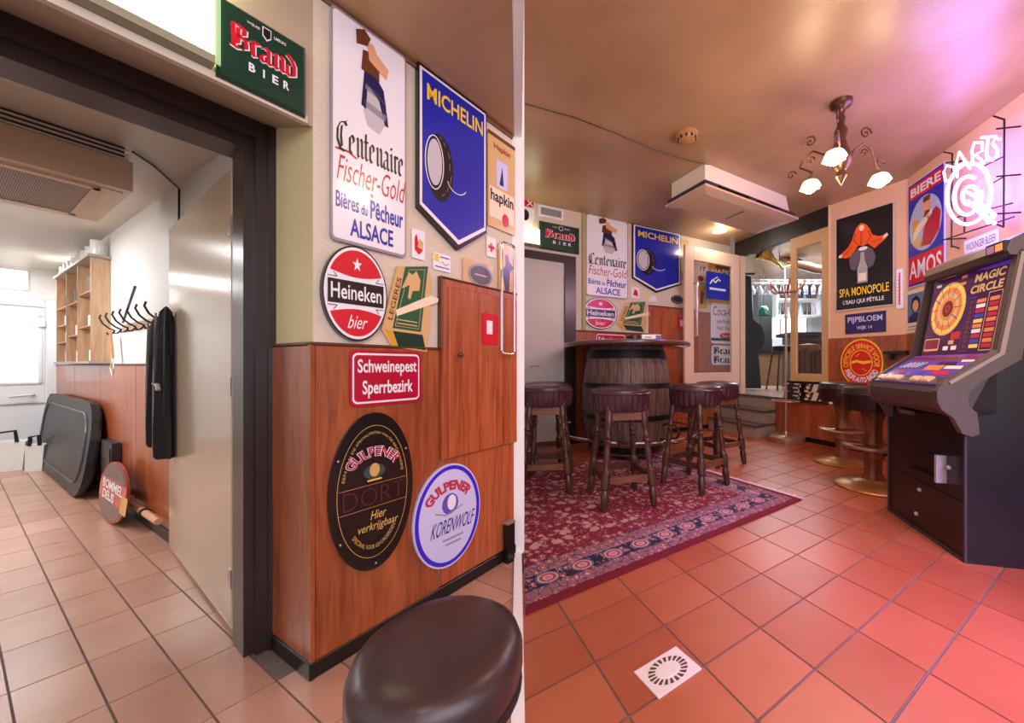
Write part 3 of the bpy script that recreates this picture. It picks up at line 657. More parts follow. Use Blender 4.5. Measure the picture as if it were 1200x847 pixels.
def oval(name, label, px0, px1, py0, py1, m):
    ca = (WL.hit(px0, 500)[0] + WL.hit(px1, 500)[0]) / 2; ra = (WL.hit(px1, 500)[0] - WL.hit(px0, 500)[0]) / 2
    cx_ = (px0 + px1) / 2; z1 = WL.hit(cx_ + 2, py0)[1]; z0 = WL.hit(cx_ - 2, py1)[1]; rz = (z1 - z0) / 2
    b = board(name, label, 'sign', WL, ell(0, 0, ra, rz, 56), 0.012, m, ca, (z0 + z1) / 2, 0.0125); return b, ra, rz
b, ra, rz = oval('oval_beer_sign', 'large black oval beer sign on the wood panelling by the doorway', 381, 479.5, 483, 667, e_dk)
ring(b, 'gold_line', 0, 0, .84 * ra, .84 * rz, .012 * ra, e_gold, 1, 56)
arc_text(b, 'EEN VAN DE SPECIALITEITEN VAN DE BROUWERIJ', 0, 0, .68 * ra, .72 * rz, 165, 15, .08 * ra, e_gold, 1, 0)
arc_text(b, 'SPECIAAL VOOR GEVORDERDEN', 0, 0, .64 * ra, .68 * rz, 225, 315, .10 * ra, e_gold, 1, 0)
arc_text(b, 'GULPENER', 0, .22 * rz, .50 * ra, .22 * rz, 158, 22, .26 * ra, e_white, 1, 0.05); arc_text(b, 'GULPENER', 0, .22 * rz, .51 * ra, .225 * rz, 157, 23, .24 * ra, e_crim, 2, 0.015)
em = patch(b, 'emblem', ell(0, .25 * rz, .26 * ra, .09 * rz), c_('enamel_teal', 40, 78, 84), 1); patch(em, 'emblem_face', ell(0, .27 * rz, .12 * ra, .085 * rz), e_gold, 1); patch(em, 'emblem_ribbon', rect(-.17 * ra, .135 * rz, .17 * ra, .155 * rz), e_yell, 1)
text(b, 'DORT', -.72 * ra, -.17 * rz, .74 * ra, .06 * rz, c_('enamel_dull_red', 72, 34, 32), 1, -0.012)
stroke(b, 'rule', [(-.8 * ra, .09 * rz), (.82 * ra, .09 * rz)], .008 * ra, e_gold, 1); stroke(b, 'rule', [(-.8 * ra, -.20 * rz), (.82 * ra, -.20 * rz)], .008 * ra, e_gold, 1)
text(b, 'Hier', -.10 * ra, -.36 * rz, .26 * ra, -.25 * rz, e_gold, 1, 0.005, 0.2); text(b, 'verkrijgbaar', -.42 * ra, -.52 * rz, .56 * ra, -.39 * rz, e_gold, 1, 0.005, 0.2)
for a in (30, 150, 215, 272): patch(b, 'screw', ell(.93 * ra * math.cos(math.radians(a)), .93 * rz * math.sin(math.radians(a)), .018 * ra, .014 * rz, 8), m_alu, 1)
b, ra, rz = oval('round_beer_sign', 'pale lilac round beer sign with blue rim low on the panelling', 480, 558.5, 543, 664, e_lilac)
ring(b, 'blue_rim', 0, 0, .965 * ra, .965 * rz, .10 * ra, c_('enamel_ultramarine', 58, 40, 206), 1, 56)
arc_text(b, 'GULPENER', 0, .14 * rz, .54 * ra, .34 * rz, 158, 24, .26 * ra, e_crim, 1, 0.05); arc_text(b, 'GULPENER', 0, .14 * rz, .55 * ra, .35 * rz, 157, 25, .23 * ra, e_pink, 2, 0.01)
em = patch(b, 'emblem', ell(0.02 * ra, .22 * rz, .24 * ra, .20 * rz), c_('enamel_violet', 96, 84, 190), 1); patch(em, 'emblem_face', ell(.06 * ra, .24 * rz, .13 * ra, .15 * rz), e_white, 1); stroke(em, 'emblem_leaf', [(-.42 * ra, .12 * rz), (-.1 * ra, .02 * rz), (.4 * ra, .12 * rz)], .03 * ra, e_grey, 1)
text(b, 'KORENWOLF', -.56 * ra, -.34 * rz, .72 * ra, -.06 * rz, c_('enamel_plum', 58, 38, 120), 1, 0.0, 0.25); stroke(b, 'print_line', [(-.2 * ra, -.46 * rz), (.4 * ra, -.46 * rz)], .035 * rz, e_grey, 1); stroke(b, 'print_line', [(-.12 * ra, -.56 * rz), (.34 * ra, -.56 * rz)], .035 * rz, e_grey, 1)
# small cards and plaques
def card(name, label, px, m, o=0.004, th=0.003, cat='card', wall=None, group=None):
    w_ = wall or WL; a0, a1, z0, z1 = w_.quad(*px); b = board(name, label, cat, w_, rrect(0, 0, a1 - a0, z1 - z0, .08 * (a1 - a0)), th, m, a0, z0, o, group); return b, a1 - a0, z1 - z0
b, w, h = card('playing_card', 'small white card with red figure beside the blue tyre sign by the doorway', ((483, 267), (498, 273), (496, 306), (480, 301)), e_white)
patch(b, 'red_figure', sc_poly(w, h, [(.2, .3), (.5, .15), (.8, .3), (.7, .6), (.5, .5), (.35, .85), (.2, .7)]), e_red); patch(b, 'tan_figure', sc_poly(w, h, [(.4, .4), (.8, .35), (.85, .6), (.55, .7)]), e_tan, 2)
b, w, h = card('sticker', 'small yellow and white sticker above the cupboard by the doorway', ((507, 293), (528, 303), (526, 321), (506, 314)), e_white)
patch(b, 'yellow_corner', sc_poly(w, h, [(.05, .5), (.3, .5), (.3, .92), (.05, .92)]), e_yell); stroke(b, 'line', sc_poly(w, h, [(.4, .8), (.9, .8)]), .05 * h, e_blue); stroke(b, 'line', sc_poly(w, h, [(.1, .2), (.9, .2)]), .05 * h, e_blue); stroke(b, 'line', sc_poly(w, h, [(.45, .55), (.7, .35), (.85, .5)]), .04 * h, e_grey)
b, w, h = card('wall_plaque', 'tan board with a grey oval badge above the cupboard by the doorway', ((541, 299), (577, 314), (577, 345), (541, 331)), e_tan, th=0.006, cat='plaque')
ring(b, 'badge_rim', .55 * w, .5 * h, .40 * w, .42 * h, .06 * w, e_grey, 2); patch(b, 'badge', ell(.55 * w, .5 * h, .36 * w, .38 * h), c_('enamel_slate', 92, 88, 86), 1); stroke(b, 'relief', [(.36 * w, .5 * h), (.74 * w, .5 * h)], .05 * h, e_lgrey, 2)
b, w, h = card('first_aid_sticker', 'small white sticker with red cross under the yellowish beer board', ((569, 276), (580, 281), (580, 304), (569, 299)), e_cream)
patch(b, 'cross', sc_poly(w, h, [(.2, .42), (.4, .42), (.4, .28), (.6, .28), (.6, .42), (.8, .42), (.8, .58), (.6, .58), (.6, .72), (.4, .72), (.4, .58), (.2, .58)]), e_red)
b, w, h = card('yellow_poster', 'yellow poster with a dark figure behind the chrome pull handle', ((583, 284), (603, 292), (603, 352), (583, 345)), e_ochre, cat='poster')
patch(b, 'dark_figure', sc_poly(w, h, [(.4, .1), (.6, .1), (.65, .5), (.9, .6), (.6, .7), (.55, .85), (.4, .8), (.42, .6), (.2, .5)]), e_black)
# wall cupboard
z1 = (WL.hit(516, 324)[1] + WL.hit(586, 345)[1]) / 2; zm = WL.hit(545, 531)[1]
cu = empty('wall_cupboard', M=WL.M()); tag(cu, 'tall built-in wooden cupboard next to the white post', 'cupboard')
MB().box(aK, WL.L - 0.035, zm, z1, 0.0, 0.022).build('body', m_wpan2, cu); panel(cu, 'top_edge', aK - 0.006, WL.L - 0.035, z1, z1 + 0.008, 0, 0.03, m_cap)
cdr = panel(cu, 'door', aK + 0.03, WL.L - 0.04, zm + 0.004, z1 - 0.03, 0.022, 0.032, m_wpan2); panel(cu, 'lower_panel', aK + 0.004, WL.L - 0.04, 0.057, zm - 0.002, 0.0, 0.0105, m_wpan2)
kn = WL.hit(532, 416); MB().lathe([(0.004, 0), (0.004, 0.012), (0.010, 0.016), (0.011, 0.022), (0.006, 0.027), (0.0001, 0.028)], 12, T((kn[0], kn[1], 0.032))).build('knob', mat('dark_knob', (70, 44, 30), 0.3), cdr, smooth=True)
panel(cu, 'side_edge', aK - 0.006, aK, ZP, z1, 0, 0.03, m_cap)
b, w, h = card('red_card', 'red card with a white square on the wooden cupboard by the white post', ((559, 366), (578, 371), (578, 407), (559, 402)), e_red, 0.033)
patch(b, 'white_square', sc_poly(w, h, [(.28, .35), (.62, .35), (.62, .78), (.28, .78)]), e_white)
ph0 = WL.hit(588, 283, .062); ph1 = WL.hit(603, 415, .062); x0, x1, y0, y1 = ph0[0], ph1[0], ph1[1], ph0[1]
MBh = MB().tube([(p[0], p[1], 0.062) for p in rrect(x0, y0, x1, y1, 0.016)], 0.006, 8, True); tag(MBh.build('pull_handle', mat('chrome', (220, 220, 224), 0.10, 1.0), None, WL.M(), True), 'long chrome pull handle in front of the cupboard', 'handle')
for hz in (y0 + 0.03, y1 - 0.03): MB().tube([(x0 + 0.006, hz, 0.03), (x0 + 0.006, hz, 0.062)], 0.005, 8).build('handle_foot', MATS['chrome'], bpy.data.objects['pull_handle'])
zs = WL.hit(590, 611)[1]; stp = MB().box(WL.hit(587, 640)[0], WL.L - 0.075, 0, zs, 0.0165, 0.05).build('step_block', m_base, None, WL.M()); tag(stp, 'small black step with a pale top at the foot of the cupboard', 'step')
MB().box(WL.hit(587, 640)[0] - 0.005, WL.L - 0.074, zs, zs + 0.008, 0.017, 0.054).build('tread', mat('worn_tread', (150, 128, 112), 0.4), stp)
# lamp over the doorway
aq0, aq1 = WL.hit(60, 40)[0], WL.hit(246, 60)[0]
lb = MB().cbox(aq0, aq1, 1.802, 2.10, 0.001, 0.05, 0.012).build('box_lamp', mat('lamp_diffuser', (255, 252, 244), 0.4, emit=9.0, ecol=(240, 250, 190)), None, WL.M()); tag(lb, 'bright white box lamp over the doorway', 'lamp')
MB().box(aq0, aq1, 1.781, 1.802, 0.001, 0.055).build('lamp_rail', mat('olive_rail', (150, 150, 124), 0.5), lb)

# ================================================================== in the corridor
m_oak = wood('pale_oak', (176, 138, 104), (206, 170, 134), (8, 0.8, 8), 0.45, 6)
a0, a1, z0, z1, dp = CW.hit(66, 380, .09)[0], CW.hit(130, 380)[0], 1.018, 1.80, 0.09
sh = empty('mug_shelf', M=CW.M()); tag(sh, 'pale wooden compartment shelf of mugs on the corridor wall', 'shelf')
MB().box(a0, a1, z0, z1, 0.0, 0.006).build('back', m_oak, sh)
for i in range(4):
    x = a0 + (a1 - a0) * i / 3; x = min(max(x, a0 + 0.008), a1 - 0.008); MB().box(x - 0.008, x + 0.008, z0, z1, 0.006, dp).build('side_panel' if i in (0, 3) else 'divider', m_oak, sh)
MB().box(a0 - 0.02, a1 + 0.02, z1, z1 + 0.02, 0, dp + 0.015).build('top', mat('shelf_top_grey', (170, 162, 154), 0.5), sh); MB().box(a0 - 0.02, a1 + 0.02, z0 - 0.005, z0 + 0.014, 0, dp + 0.012).build('bottom', MATS['shelf_top_grey'], sh)
lev = []
for i in range(3):
    x0 = a0 + (a1 - a0) * i / 3 + 0.01; x1 = a0 + (a1 - a0) * (i + 1) / 3 - 0.01
    for zz in ((1.21, 1.36, 1.52), (1.25, 1.52), (1.30, 1.56))[i]: MB().box(x0, x1, zz - 0.008, zz, 0.006, dp - 0.005).build('shelf_board', m_oak, sh); lev.append((i, x0, x1, zz))
    lev.append((i, x0, x1, z0 + 0.014))
m_china = mat('white_china', (240, 238, 236), 0.25); m_metalmug = mat('pewter', (150, 144, 138), 0.3, 0.7)
def mug(name, loc, r, hgt, m, label, group, ang):
    o = empty(name, loc, ang); tag(o, label, 'mug', group)
    MB().lathe([(0.7 * r, 0), (r, 0.004), (r, hgt), (0.9 * r, hgt), (0.88 * r, 0.01), (0.0001, 0.01)], 16).build('cup', m, o, smooth=True)
    MB().tube([(r * .95, 0, hgt * .8), (r * 1.5, 0, hgt * .78), (r * 1.65, 0, hgt * .5), (r * 1.4, 0, hgt * .22), (r * .95, 0, hgt * .2)], r * .13, 6).build('handle', m, o, smooth=True)
    return o
na = math.atan2(CW.d.y, CW.d.x)
TOPL = ['tallest white mug at the near end of the shelf top', 'second white mug from the near end of the shelf top', 'third white mug from the near end of the shelf top', 'fourth white mug from the near end of the shelf top',
        'fifth white mug from the near end of the shelf top', 'sixth white mug from the near end of the shelf top', 'seventh white mug from the near end of the shelf top', 'white mug at the far end of the shelf top']
for i in range(8): mug('mug', CW.pt(a1 - 0.06 - (a1 - a0 - 0.1) * i / 7.4, z1 + 0.02, 0.05), 0.037, 0.115 if i == 0 else 0.095 - 0.002 * i, m_china, TOPL[i], 'white mugs on top of the corridor shelf', na)
nm = ['far column', 'middle column', 'near column']
for k, (i, x0, x1, zz) in enumerate(lev):
    t_ = {0: 'bottom', 1: 'lowest shelf board', 2: 'middle shelf board', 3: 'top shelf board'}
    rank = sorted(l[3] for l in lev if l[0] == i).index(zz)
    kind = (k * 5) % 3
    m = (m_china, m_metalmug, m_china)[kind]
    mug('stein' if kind == 1 else 'cup', CW.pt((x0 + x1) / 2 + 0.03, zz, 0.045), 0.026 + 0.004 * (k % 3), 0.085 + 0.03 * (kind == 1), m, ('pewter stein' if kind == 1 else 'white cup') + ' on the %s of the %s of the compartment shelf' % (t_[rank], nm[i]), 'mugs in the compartment shelf', na + 0.4)
# coat rail, coats, strap
r0, r1 = CW.hit(147, 380)[0], CW.hit(194, 380)[0]
cr_ = empty('coat_rail', M=CW.M()); tag(cr_, 'wooden coat rail with bent dark hooks on the corridor wall', 'coat rail')
MB().cbox(r0, r1, 1.235, 1.285, 0, 0.015, 0.004).build('rail', wood('rail_wood', (176, 140, 110), (206, 174, 146), (1, 8, 8)), cr_)
m_iron = mat('dark_iron', (60, 52, 48), 0.4, 0.6)
for i in range(7):
    x = r0 - 0.20 + (r1 - r0 + 0.22) * i / 6
    MB().tube([(x, 1.25, 0.014), (x, 1.265, 0.04), (x - 0.01, 1.295, 0.065), (x - 0.015, 1.335, 0.08), (x - 0.015, 1.36, 0.074)], 0.0055, 6).build('hook', m_iron, cr_, smooth=True)
    MB().tube([(x, 1.25, 0.014), (x, 1.225, 0.03), (x, 1.22, 0.045), (x, 1.235, 0.05)], 0.005, 6).build('lower_hook', m_iron, cr_, smooth=True)
MB().tube([(r0 + 0.12, 1.29, 0.03), (r1 + 0.05, 1.43, 0.12)], 0.006, 6).build('rod', m_iron, cr_)
m_coat = mat('black_cloth', (34, 32, 34), 0.85, noise=0.35, scale=30, bump=0.4)
def coat(a, o, z0, z1, wx, wo, seed, label):
    rs = [random.Random(seed).uniform(0, 6.28) for _ in range(3)]
    fl = lambda an, z: 1 + 0.20 * math.sin(5 * an + rs[0] + z * 3) + 0.08 * math.sin(9 * an + rs[1] - z * 5) + 0.05 * math.sin(14 * an + rs[2])
    prof = [(0.0001, 0), (0.75, 0.0), (0.98, 0.02), (1.0, 0.2), (0.92, 0.45), (0.86, 0.68), (0.74, 0.85), (0.45, 0.97), (0.16, 1.0), (0.0001, 1.01)]
    M = T(CW.pt(a, z0, o)) @ R(na, 'Z') @ Matrix.Diagonal((wx, wo, 1, 1))
    c = MB().lathe([(r, z * (z1 - z0)) for r, z in prof], 44, M, flute=fl).build('coat', m_coat, None, None, True); tag(c, label, 'coat', 'coats on the corridor rail')
    MB().tube([CW.pt(a - 0.02, z1 - 0.03, o + wo * .8), CW.pt(a - 0.01, (z0 + z1) / 2, o + wo * 1.06), CW.pt(a - 0.02, z0 + 0.02, o + wo * 1.02)], 0.004, 5).build('piping', mat('grey_piping', (150, 148, 150), 0.7), c)
coat(CW.hit(186, 450, .06)[0], 0.065, 0.56, 1.26, 0.055, 0.035, 3, 'black coat on the rail farther from the open door'); coat(CW.hit(197, 450, .06)[0] + 0.02, 0.07, 0.52, 1.30, 0.055, 0.04, 8, 'black coat half hidden behind the open door')
xs_ = CW.hit(139, 400)[0]
stp_ = MB().box(-0.02, 0.02, -0.20, 0, 0, 0.006, R(0.35, 'Z')).build('leather_strap', mat('tan_leather', (196, 130, 84), 0.5), None, CW.M(xs_ + 0.05, 1.24, 0.04)); tag(stp_, 'tan leather strap hanging beside the mug shelf', 'strap')
MB().tube([(0.06, -0.19, 0.003), (0.10, -0.26, 0.003), (0.06, -0.32, 0.003), (0.0, -0.26, 0.003), (0.06, -0.19, 0.003)], 0.004, 6).build('loop', mat('white_cord', (228, 220, 212), 0.7), stp_)
# leaning black table tops, oval tin sign, pipe
m_blk = mat('black_laminate', (34, 34, 36), 0.42, noise=0.2, scale=40)
a0, a1 = CW.hit(51, 520, .09)[0], CW.hit(107, 520, .09)[0]; w = a1 - a0; hh_ = 0.71; th_ = 0.10
Mx = CW.M(a0, 0.012, 0.07 + hh_ * math.sin(th_)) @ R(-th_, 'X')
tb = MB().prism(rrect(0, 0, w, hh_, 0.27), -0.035, 0).build('folded_table_top', m_blk, None, Mx); tag(tb, 'large black rounded table top leaning against the corridor panelling', 'table top')
MB().tube([(x, y, 0.002) for x, y in rrect(0.13, 0.09, w - 0.13, hh_ - 0.09, 0.22, 8)], 0.008, 6, True).build('rim', mat('grey_black_rim', (70, 70, 72), 0.4), tb)
MB().prism(rrect(0.02, 0.02, w - 0.02, hh_ - 0.02, 0.26), -0.05, -0.035).build('under_edge', m_base, tb)
a2, a3 = CW.hit(118, 520, .06)[0], CW.hit(130, 520, .06)[0]
t2 = MB().box(a2 + 0.005, a3, 0.012, 0.46, 0, 0.04).build('folded_table_top', m_blk, None, CW.M(0, 0, 0.017)); tag(t2, 'narrow black folded table behind the larger leaning table top', 'table top')
MB().box(a2 + 0.03, a3 - 0.03, 0.05, 0.42, 0.04, 0.045).build('face_panel', m_base, t2)
a0, a1 = CW.hit(116, 560, .10)[0], CW.hit(147, 560, .10)[0]; w = (a1 - a0) / 2; hz = 0.185; th_ = 0.10
Mx = CW.M((a0 + a1) / 2, 0.004, 0.078 + 2 * hz * math.sin(th_)) @ R(-th_, 'X') @ T((0, hz, 0))
ov = MB().prism(ell(0, 0, w, hz), -0.012, 0).build('oval_tin_sign', mat('dull_red_tin', (150, 56, 44), 0.4), None, Mx); tag(ov, 'small dark oval sign with red band leaning at the foot of the corridor wall', 'sign'); _TH[ov.name] = 0
patch(ov, 'face', ell(0, 0, .9 * w, .93 * hz), c_('tin_brown', 74, 42, 42), 1); patch(ov, 'band', rect(-.9 * w, -.35 * hz, .95 * w, .38 * hz), c_('tin_red', 196, 48, 34), 2); patch(ov, 'band_end', rect(.7 * w, -.45 * hz, 1.1 * w, .1 * hz), e_ochre, 3)
text(ov, 'BOMMEL', -.72 * w, .02 * hz, .74 * w, .34 * hz, e_white, 3, 0.03); text(ov, 'DEUS', -.62 * w, -.33 * hz, .25 * w, -.02 * hz, e_white, 3, 0.03)
p0, p1 = CW.hit(133, 590)[0], CW.hit(192, 600)[0] + 0.12
pi_ = MB().tube([CW.pt(p0, 0.125, 0.045), CW.pt(p1, 0.125, 0.045)], 0.018, 10).build('heating_pipe', mat('painted_copper', (222, 170, 130), 0.35, 0.2), None, None, True); tag(pi_, 'cream copper heating pipe along the foot of the corridor wall', 'pipe')
for f in (0.15, 0.45, 0.8): a = p0 + (p1 - p0) * f; MB().tube([CW.pt(a - 0.012, 0.125, 0.045), CW.pt(a + 0.012, 0.125, 0.045)], 0.025, 10).build('bracket', m_iron, pi_)
# far door with window, wall light, bags
fd0, fd1 = FW.hit(-40, 450)[0], FW.hit(53, 450)[0]; zt = 1.60
m_fdoor = mat('white_upvc', (226, 228, 230), 0.35)
fd = MB().cbox(fd0, fd1, 0.01, zt, 0, 0.03, 0.004).build('door_3', m_fdoor, None, FW.M()); struct(fd, 'white half-glazed door at the end of the corridor')
for (x0, x1, y0, y1) in ((fd0 - 0.12, fd0, 0, zt + 0.09), (fd1, fd1 + 0.10, 0, zt + 0.09), (fd0, fd1, zt, zt + 0.09)): MB().cbox(x0, x1, y0, y1, 0, 0.05, 0.01).build('door_frame', m_fdoor, fd)
wx1 = FW.hit(45, 400)[0]; MB().box(fd0 + 0.12, wx1, 0.83, zt - 0.1, 0.03, 0.034).build('pane', mat('frosted_glass', (232, 236, 240), 0.25, emit=0.5), fd)
for (x0, x1, y0, y1) in ((fd0 + 0.1, fd0 + 0.12, 0.81, zt - 0.08), (wx1, wx1 + 0.02, 0.81, zt - 0.08), (fd0 + 0.1, wx1 + 0.02, zt - 0.1, zt - 0.08), (fd0 + 0.1, wx1 + 0.02, 0.81, 0.83)): MB().box(x0, x1, y0, y1, 0.03, 0.042).build('bead', m_fdoor, fd)
MB().box(fd0, fd1, 0.60, 0.615, 0.03, 0.036).build('rail', MATS['shelf_top_grey'], fd); MB().tube([(fd1 - 0.07, 0.70, 0.03), (fd1 - 0.07, 0.70, 0.08), (fd1 - 0.2, 0.69, 0.085)], 0.012, 8).build('handle', m_alu, fd); MB().box(fd1 - 0.15, fd1 + 0.0, 1.40, 1.46, 0.03, 0.07).build('door_closer', m_fdoor, fd)
a0, a1, z0, z1 = FW.quad((-4, 314), (31, 320), (31, 339), (-4, 336)); el = MB().cbox(a0, a1, z0, z1, 0, 0.07, 0.02).build('wall_light', mat('wall_light_diffuser', (255, 255, 255), 0.4, emit=2.0), None, FW.M()); tag(el, 'white box light on the wall above the far door', 'lamp'); MB().box(a0 - 0.01, a1 + 0.01, z0 - 0.01, z1 + 0.01, 0, 0.02).build('back_plate', m_white, el)
def bag(px, py, w, d, h, m, label):
    p = flr(px, py); o = empty('bag', (p.x, p.y, 0.001), math.radians(30)); tag(o, label, 'bag')
    MB().add([(-w, -d, 0), (w, -d, 0), (w, d, 0), (-w, d, 0), (-w * 1.1, -d * .7, h), (w * 1.1, -d * .7, h), (w * 1.1, d * .7, h * 1.05), (-w * 1.1, d * .7, h * 1.05)], [(3, 2, 1, 0), (0, 1, 5, 4), (1, 2, 6, 5), (2, 3, 7, 6), (3, 0, 4, 7), (4, 5, 6, 7)]).build('sack', m, o)
    MB().tube([(-w * .6, -d * .7, h), (-w * .5, -d * .7, h * 1.35), (w * .5, -d * .7, h * 1.4), (w * .6, -d * .7, h)], 0.012, 6).build('handle', m_base, o, smooth=True)
bag(12, 551, 0.10, 0.06, 0.27, mat('white_plastic_bag', (226, 224, 220), 0.5, bump=0.5, scale=14), 'white bag with black handle at the end of the corridor')
bag(44, 551, 0.05, 0.05, 0.24, MATS['white_plastic_bag'], 'small white bag behind the large leaning table top')
# air conditioner under the corridor ceiling
K = V((-2.105, 1.655)); ac = empty('air_conditioner', (K.x, K.y, 1.8), math.atan2(u1.y, u1.x)); tag(ac, 'beige ceiling air conditioner with ribbed grille in the corridor', 'air conditioner')
m_acb = mat('beige_plastic', (204, 176, 150), 0.4)
def grille_material():
    m = bpy.data.materials.new('ribbed_grille'); m.use_nodes = True; N, L = nt(m); b = N['Principled BSDF']; tc = N.new('ShaderNodeTexCoord'); w = N.new('ShaderNodeTexWave'); w.inputs['Scale'].default_value = 52; w.bands_direction = 'Y'
    cr = N.new('ShaderNodeValToRGB'); cr.color_ramp.elements[0].color = rgb(70, 50, 40); cr.color_ramp.elements[1].color = rgb(170, 140, 118); L.new(tc.outputs['Object'], w.inputs['Vector']); L.new(w.outputs['Fac'], cr.inputs['Fac']); L.new(cr.outputs['Color'], b.inputs['Base Color']); return m
# local x runs down the corridor, local y towards the camera side
MB().box(0, .73, 0, .95, 0.0, 0.135).build('casing', m_acb, ac); MB().box(0.02, .71, 0.02, .93, 0.135, 0.199).build('vent_body', mat('vent_dark', (56, 46, 42), 0.4), ac)
for q in range(3): MB().box(0.012, 0.02, 0.01, .94, 0.142 + 0.019 * q, 0.150 + 0.019 * q).build('vent_slat', m_alu, ac)
MB().box(0.09, .62, 0.10, .85, -0.006, 0).build('grille', grille_material(), ac); MB().box(0.05, .67, 0.02, .08, -0.004, 0).build('control_strip', m_acb, ac)
for (x0, x1, y0, y1) in ((.06, .09, .08, .87), (.62, .65, .08, .87), (.06, .65, .08, .10), (.06, .65, .85, .87)): MB().box(x0, x1, y0, y1, -0.010, 0).build('grille_frame', m_acb, ac)
cz = CW.hit(213, 250); tag(MB().tube([(K.x, K.y, 1.985), ((K.x + CW.pt(cz[0], 0).x) / 2, (K.y + CW.pt(cz[0], 0).y) / 2 - 0.02, 1.99), CW.pt(cz[0] - 0.03, 1.985, 0.02), CW.pt(cz[0], 1.96, 0.01), CW.pt(cz[0], 1.45, 0.01)], 0.005, 6).build('power_cable', m_base), 'thin dark cable from the corridor air conditioner down the wall', 'cable')
# stool close to the viewer
m_leath = mat('dark_leather', (62, 44, 44), 0.32, noise=0.15, scale=60, bump=0.06)
fs_ = empty('round_stool', (-0.240, 0.580, 0)); tag(fs_, 'dark brown leather stool seat close in front of the sign panelling', 'stool')
MB().lathe([(0.0001, .475), (.112, .475), (.126, .485), (.131, .505), (.131, .530), (.125, .547), (.110, .558), (.08, .5635), (.045, .566), (0.0001, .567)], 48).build('seat', m_leath, fs_, smooth=True)
MB().lathe([(.126, .47), (.130, .474), (.130, .48), (.126, .484)], 40).build('piping', m_base, fs_, smooth=True)
MB().lathe([(.02, .02), (.02, .475)], 14).build('column', MATS['chrome'], fs_, smooth=True); MB().lathe([(.15, 0), (.15, .012), (.06, .03), (.02, .06)], 28).build('base', MATS['chrome'], fs_, smooth=True)

# ================================================================== big room: back wall
S = SR
q = S.quad((687, 250), (736.5, 261), (734, 351), (685, 346)); sign_pecheur(S, q, 'tall white beer sign with blue and red lettering on the back wall behind the barrel')
q = S.quad((743, 264), (795.5, 275.5), (796, 334.5), (739.3, 324)); sign_tyre(S, q, S.hit(768, 341), 'blue pentagonal tyre sign with yellow heading on the back wall')
q0 = S.hit(702.7, 367.5); sign_round_beer(S, q0[0], q0[1], (S.hit(723, 367)[0] - S.hit(683, 367)[0]) / 2, S.hit(702.7, 349)[1] - q0[1], 'round white and red beer sign on the back wall behind the barrel')
q = S.quad((722, 352), (758, 352), (758, 389), (722, 389)); sign_box(S, q, 'green packet-shaped sign with white cigar on the back wall')
q = S.quad((697, 389), (733, 392), (733, 419), (697, 417)); sign_red(S, q, 'red warning sign half hidden behind the barrel table top')
q = S.quad((631, 259), (678, 268.4), (677.4, 298), (632, 292)); sign_brand(S, q, 'dark green beer sign above the door in the back wall')
q = S.quad((797, 280), (806, 282), (806, 330), (797, 327)); b = board('beer_board', 'narrow strip of a tan beer board beside the glazed door', 'sign', S, rect(0, 0, q[1] - q[0], q[3] - q[2]), 0.008, e_tan, q[0], q[2], 0.004); patch(b, 'scroll', rect(0.01, .2 * (q[3] - q[2]), (q[1] - q[0]) - 0.01, .5 * (q[3] - q[2])), e_cream)
a0, a1, z0, z1 = S.quad((630.7, 240), (660, 246), (659.7, 259), (630.7, 253)); v = MB().box(a0, a1, z0, z1, 0, 0.012).build('air_vent', m_white, None, S.M()); tag(v, 'white ventilation grille above the green beer sign', 'vent')
MB().box(a0 + 0.03, a1 - 0.03, z0 + 0.025, z1 - 0.025, 0.012, 0.013).build('opening', mat('vent_grey', (120, 116, 120), 0.5), v)
for i in range(6): zz = z0 + 0.03 + (z1 - z0 - 0.06) * i / 5; MB().box(a0 + 0.03, a1 - 0.03, zz - 0.004, zz + 0.004, 0.013, 0.020).build('slat', mat('slat_grey', (170, 168, 170), 0.5), v)
a0, a1, z0, z1 = S.quad((606, 229), (626, 234), (626, 266), (606, 262)); w, h = a1 - a0, z1 - z0
b = board('shield_sign', 'white shield sign with red cross beside the ventilation grille', 'sign', S, sc_poly(w, h, [(.5, -.05), (.85, .05), (1, .3), (1, 1), (0, 1), (0, .3), (.15, .05)]), 0.01, e_white, a0, z0, 0.004)
patch(b, 'red_top', rect(.05 * w, .66 * h, .95 * w, .96 * h), e_red); stroke(b, 'cross', [(.55 * w, .7 * h), (.9 * w, .92 * h)], .06 * w, e_white); stroke(b, 'cross', [(.55 * w, .92 * h), (.9 * w, .7 * h)], .06 * w, e_white); patch(b, 'emblem', ell(.45 * w, .36 * h, .22 * w, .2 * h), e_black)
a0, a1, z0, z1 = S.quad((604, 268), (630, 270), (630, 288), (604, 286)); b = MB().cbox(a0, a1, z0, z1, 0, 0.09, 0.02).build('box_lamp', mat('lamp_diffuser_soft', (250, 252, 250), 0.4, emit=5.0, ecol=(240, 250, 196)), None, S.M()); tag(b, 'white box lamp above the door in the back wall', 'lamp'); MB().box(a0 - 0.01, a1 + 0.01, z0 - 0.015, z0, 0, 0.095).build('lamp_rail', m_soff, b)
b, w, h = card('playing_card', 'small white card with red figure on the back wall under the blue sign', ((740, 336), (750, 338), (749, 351), (739, 348)), e_white, wall=S); patch(b, 'red_figure', sc_poly(w, h, [(.2, .3), (.8, .2), (.7, .7), (.4, .85)]), e_red)
b, w, h = card('sticker', 'small yellow and white sticker on the back wall above the cupboard', ((757, 345), (769, 348), (769, 354), (757, 352)), e_white, wall=S); patch(b, 'yellow_corner', sc_poly(w, h, [(.05, .2), (.3, .2), (.3, .9), (.05, .9)]), e_yell)
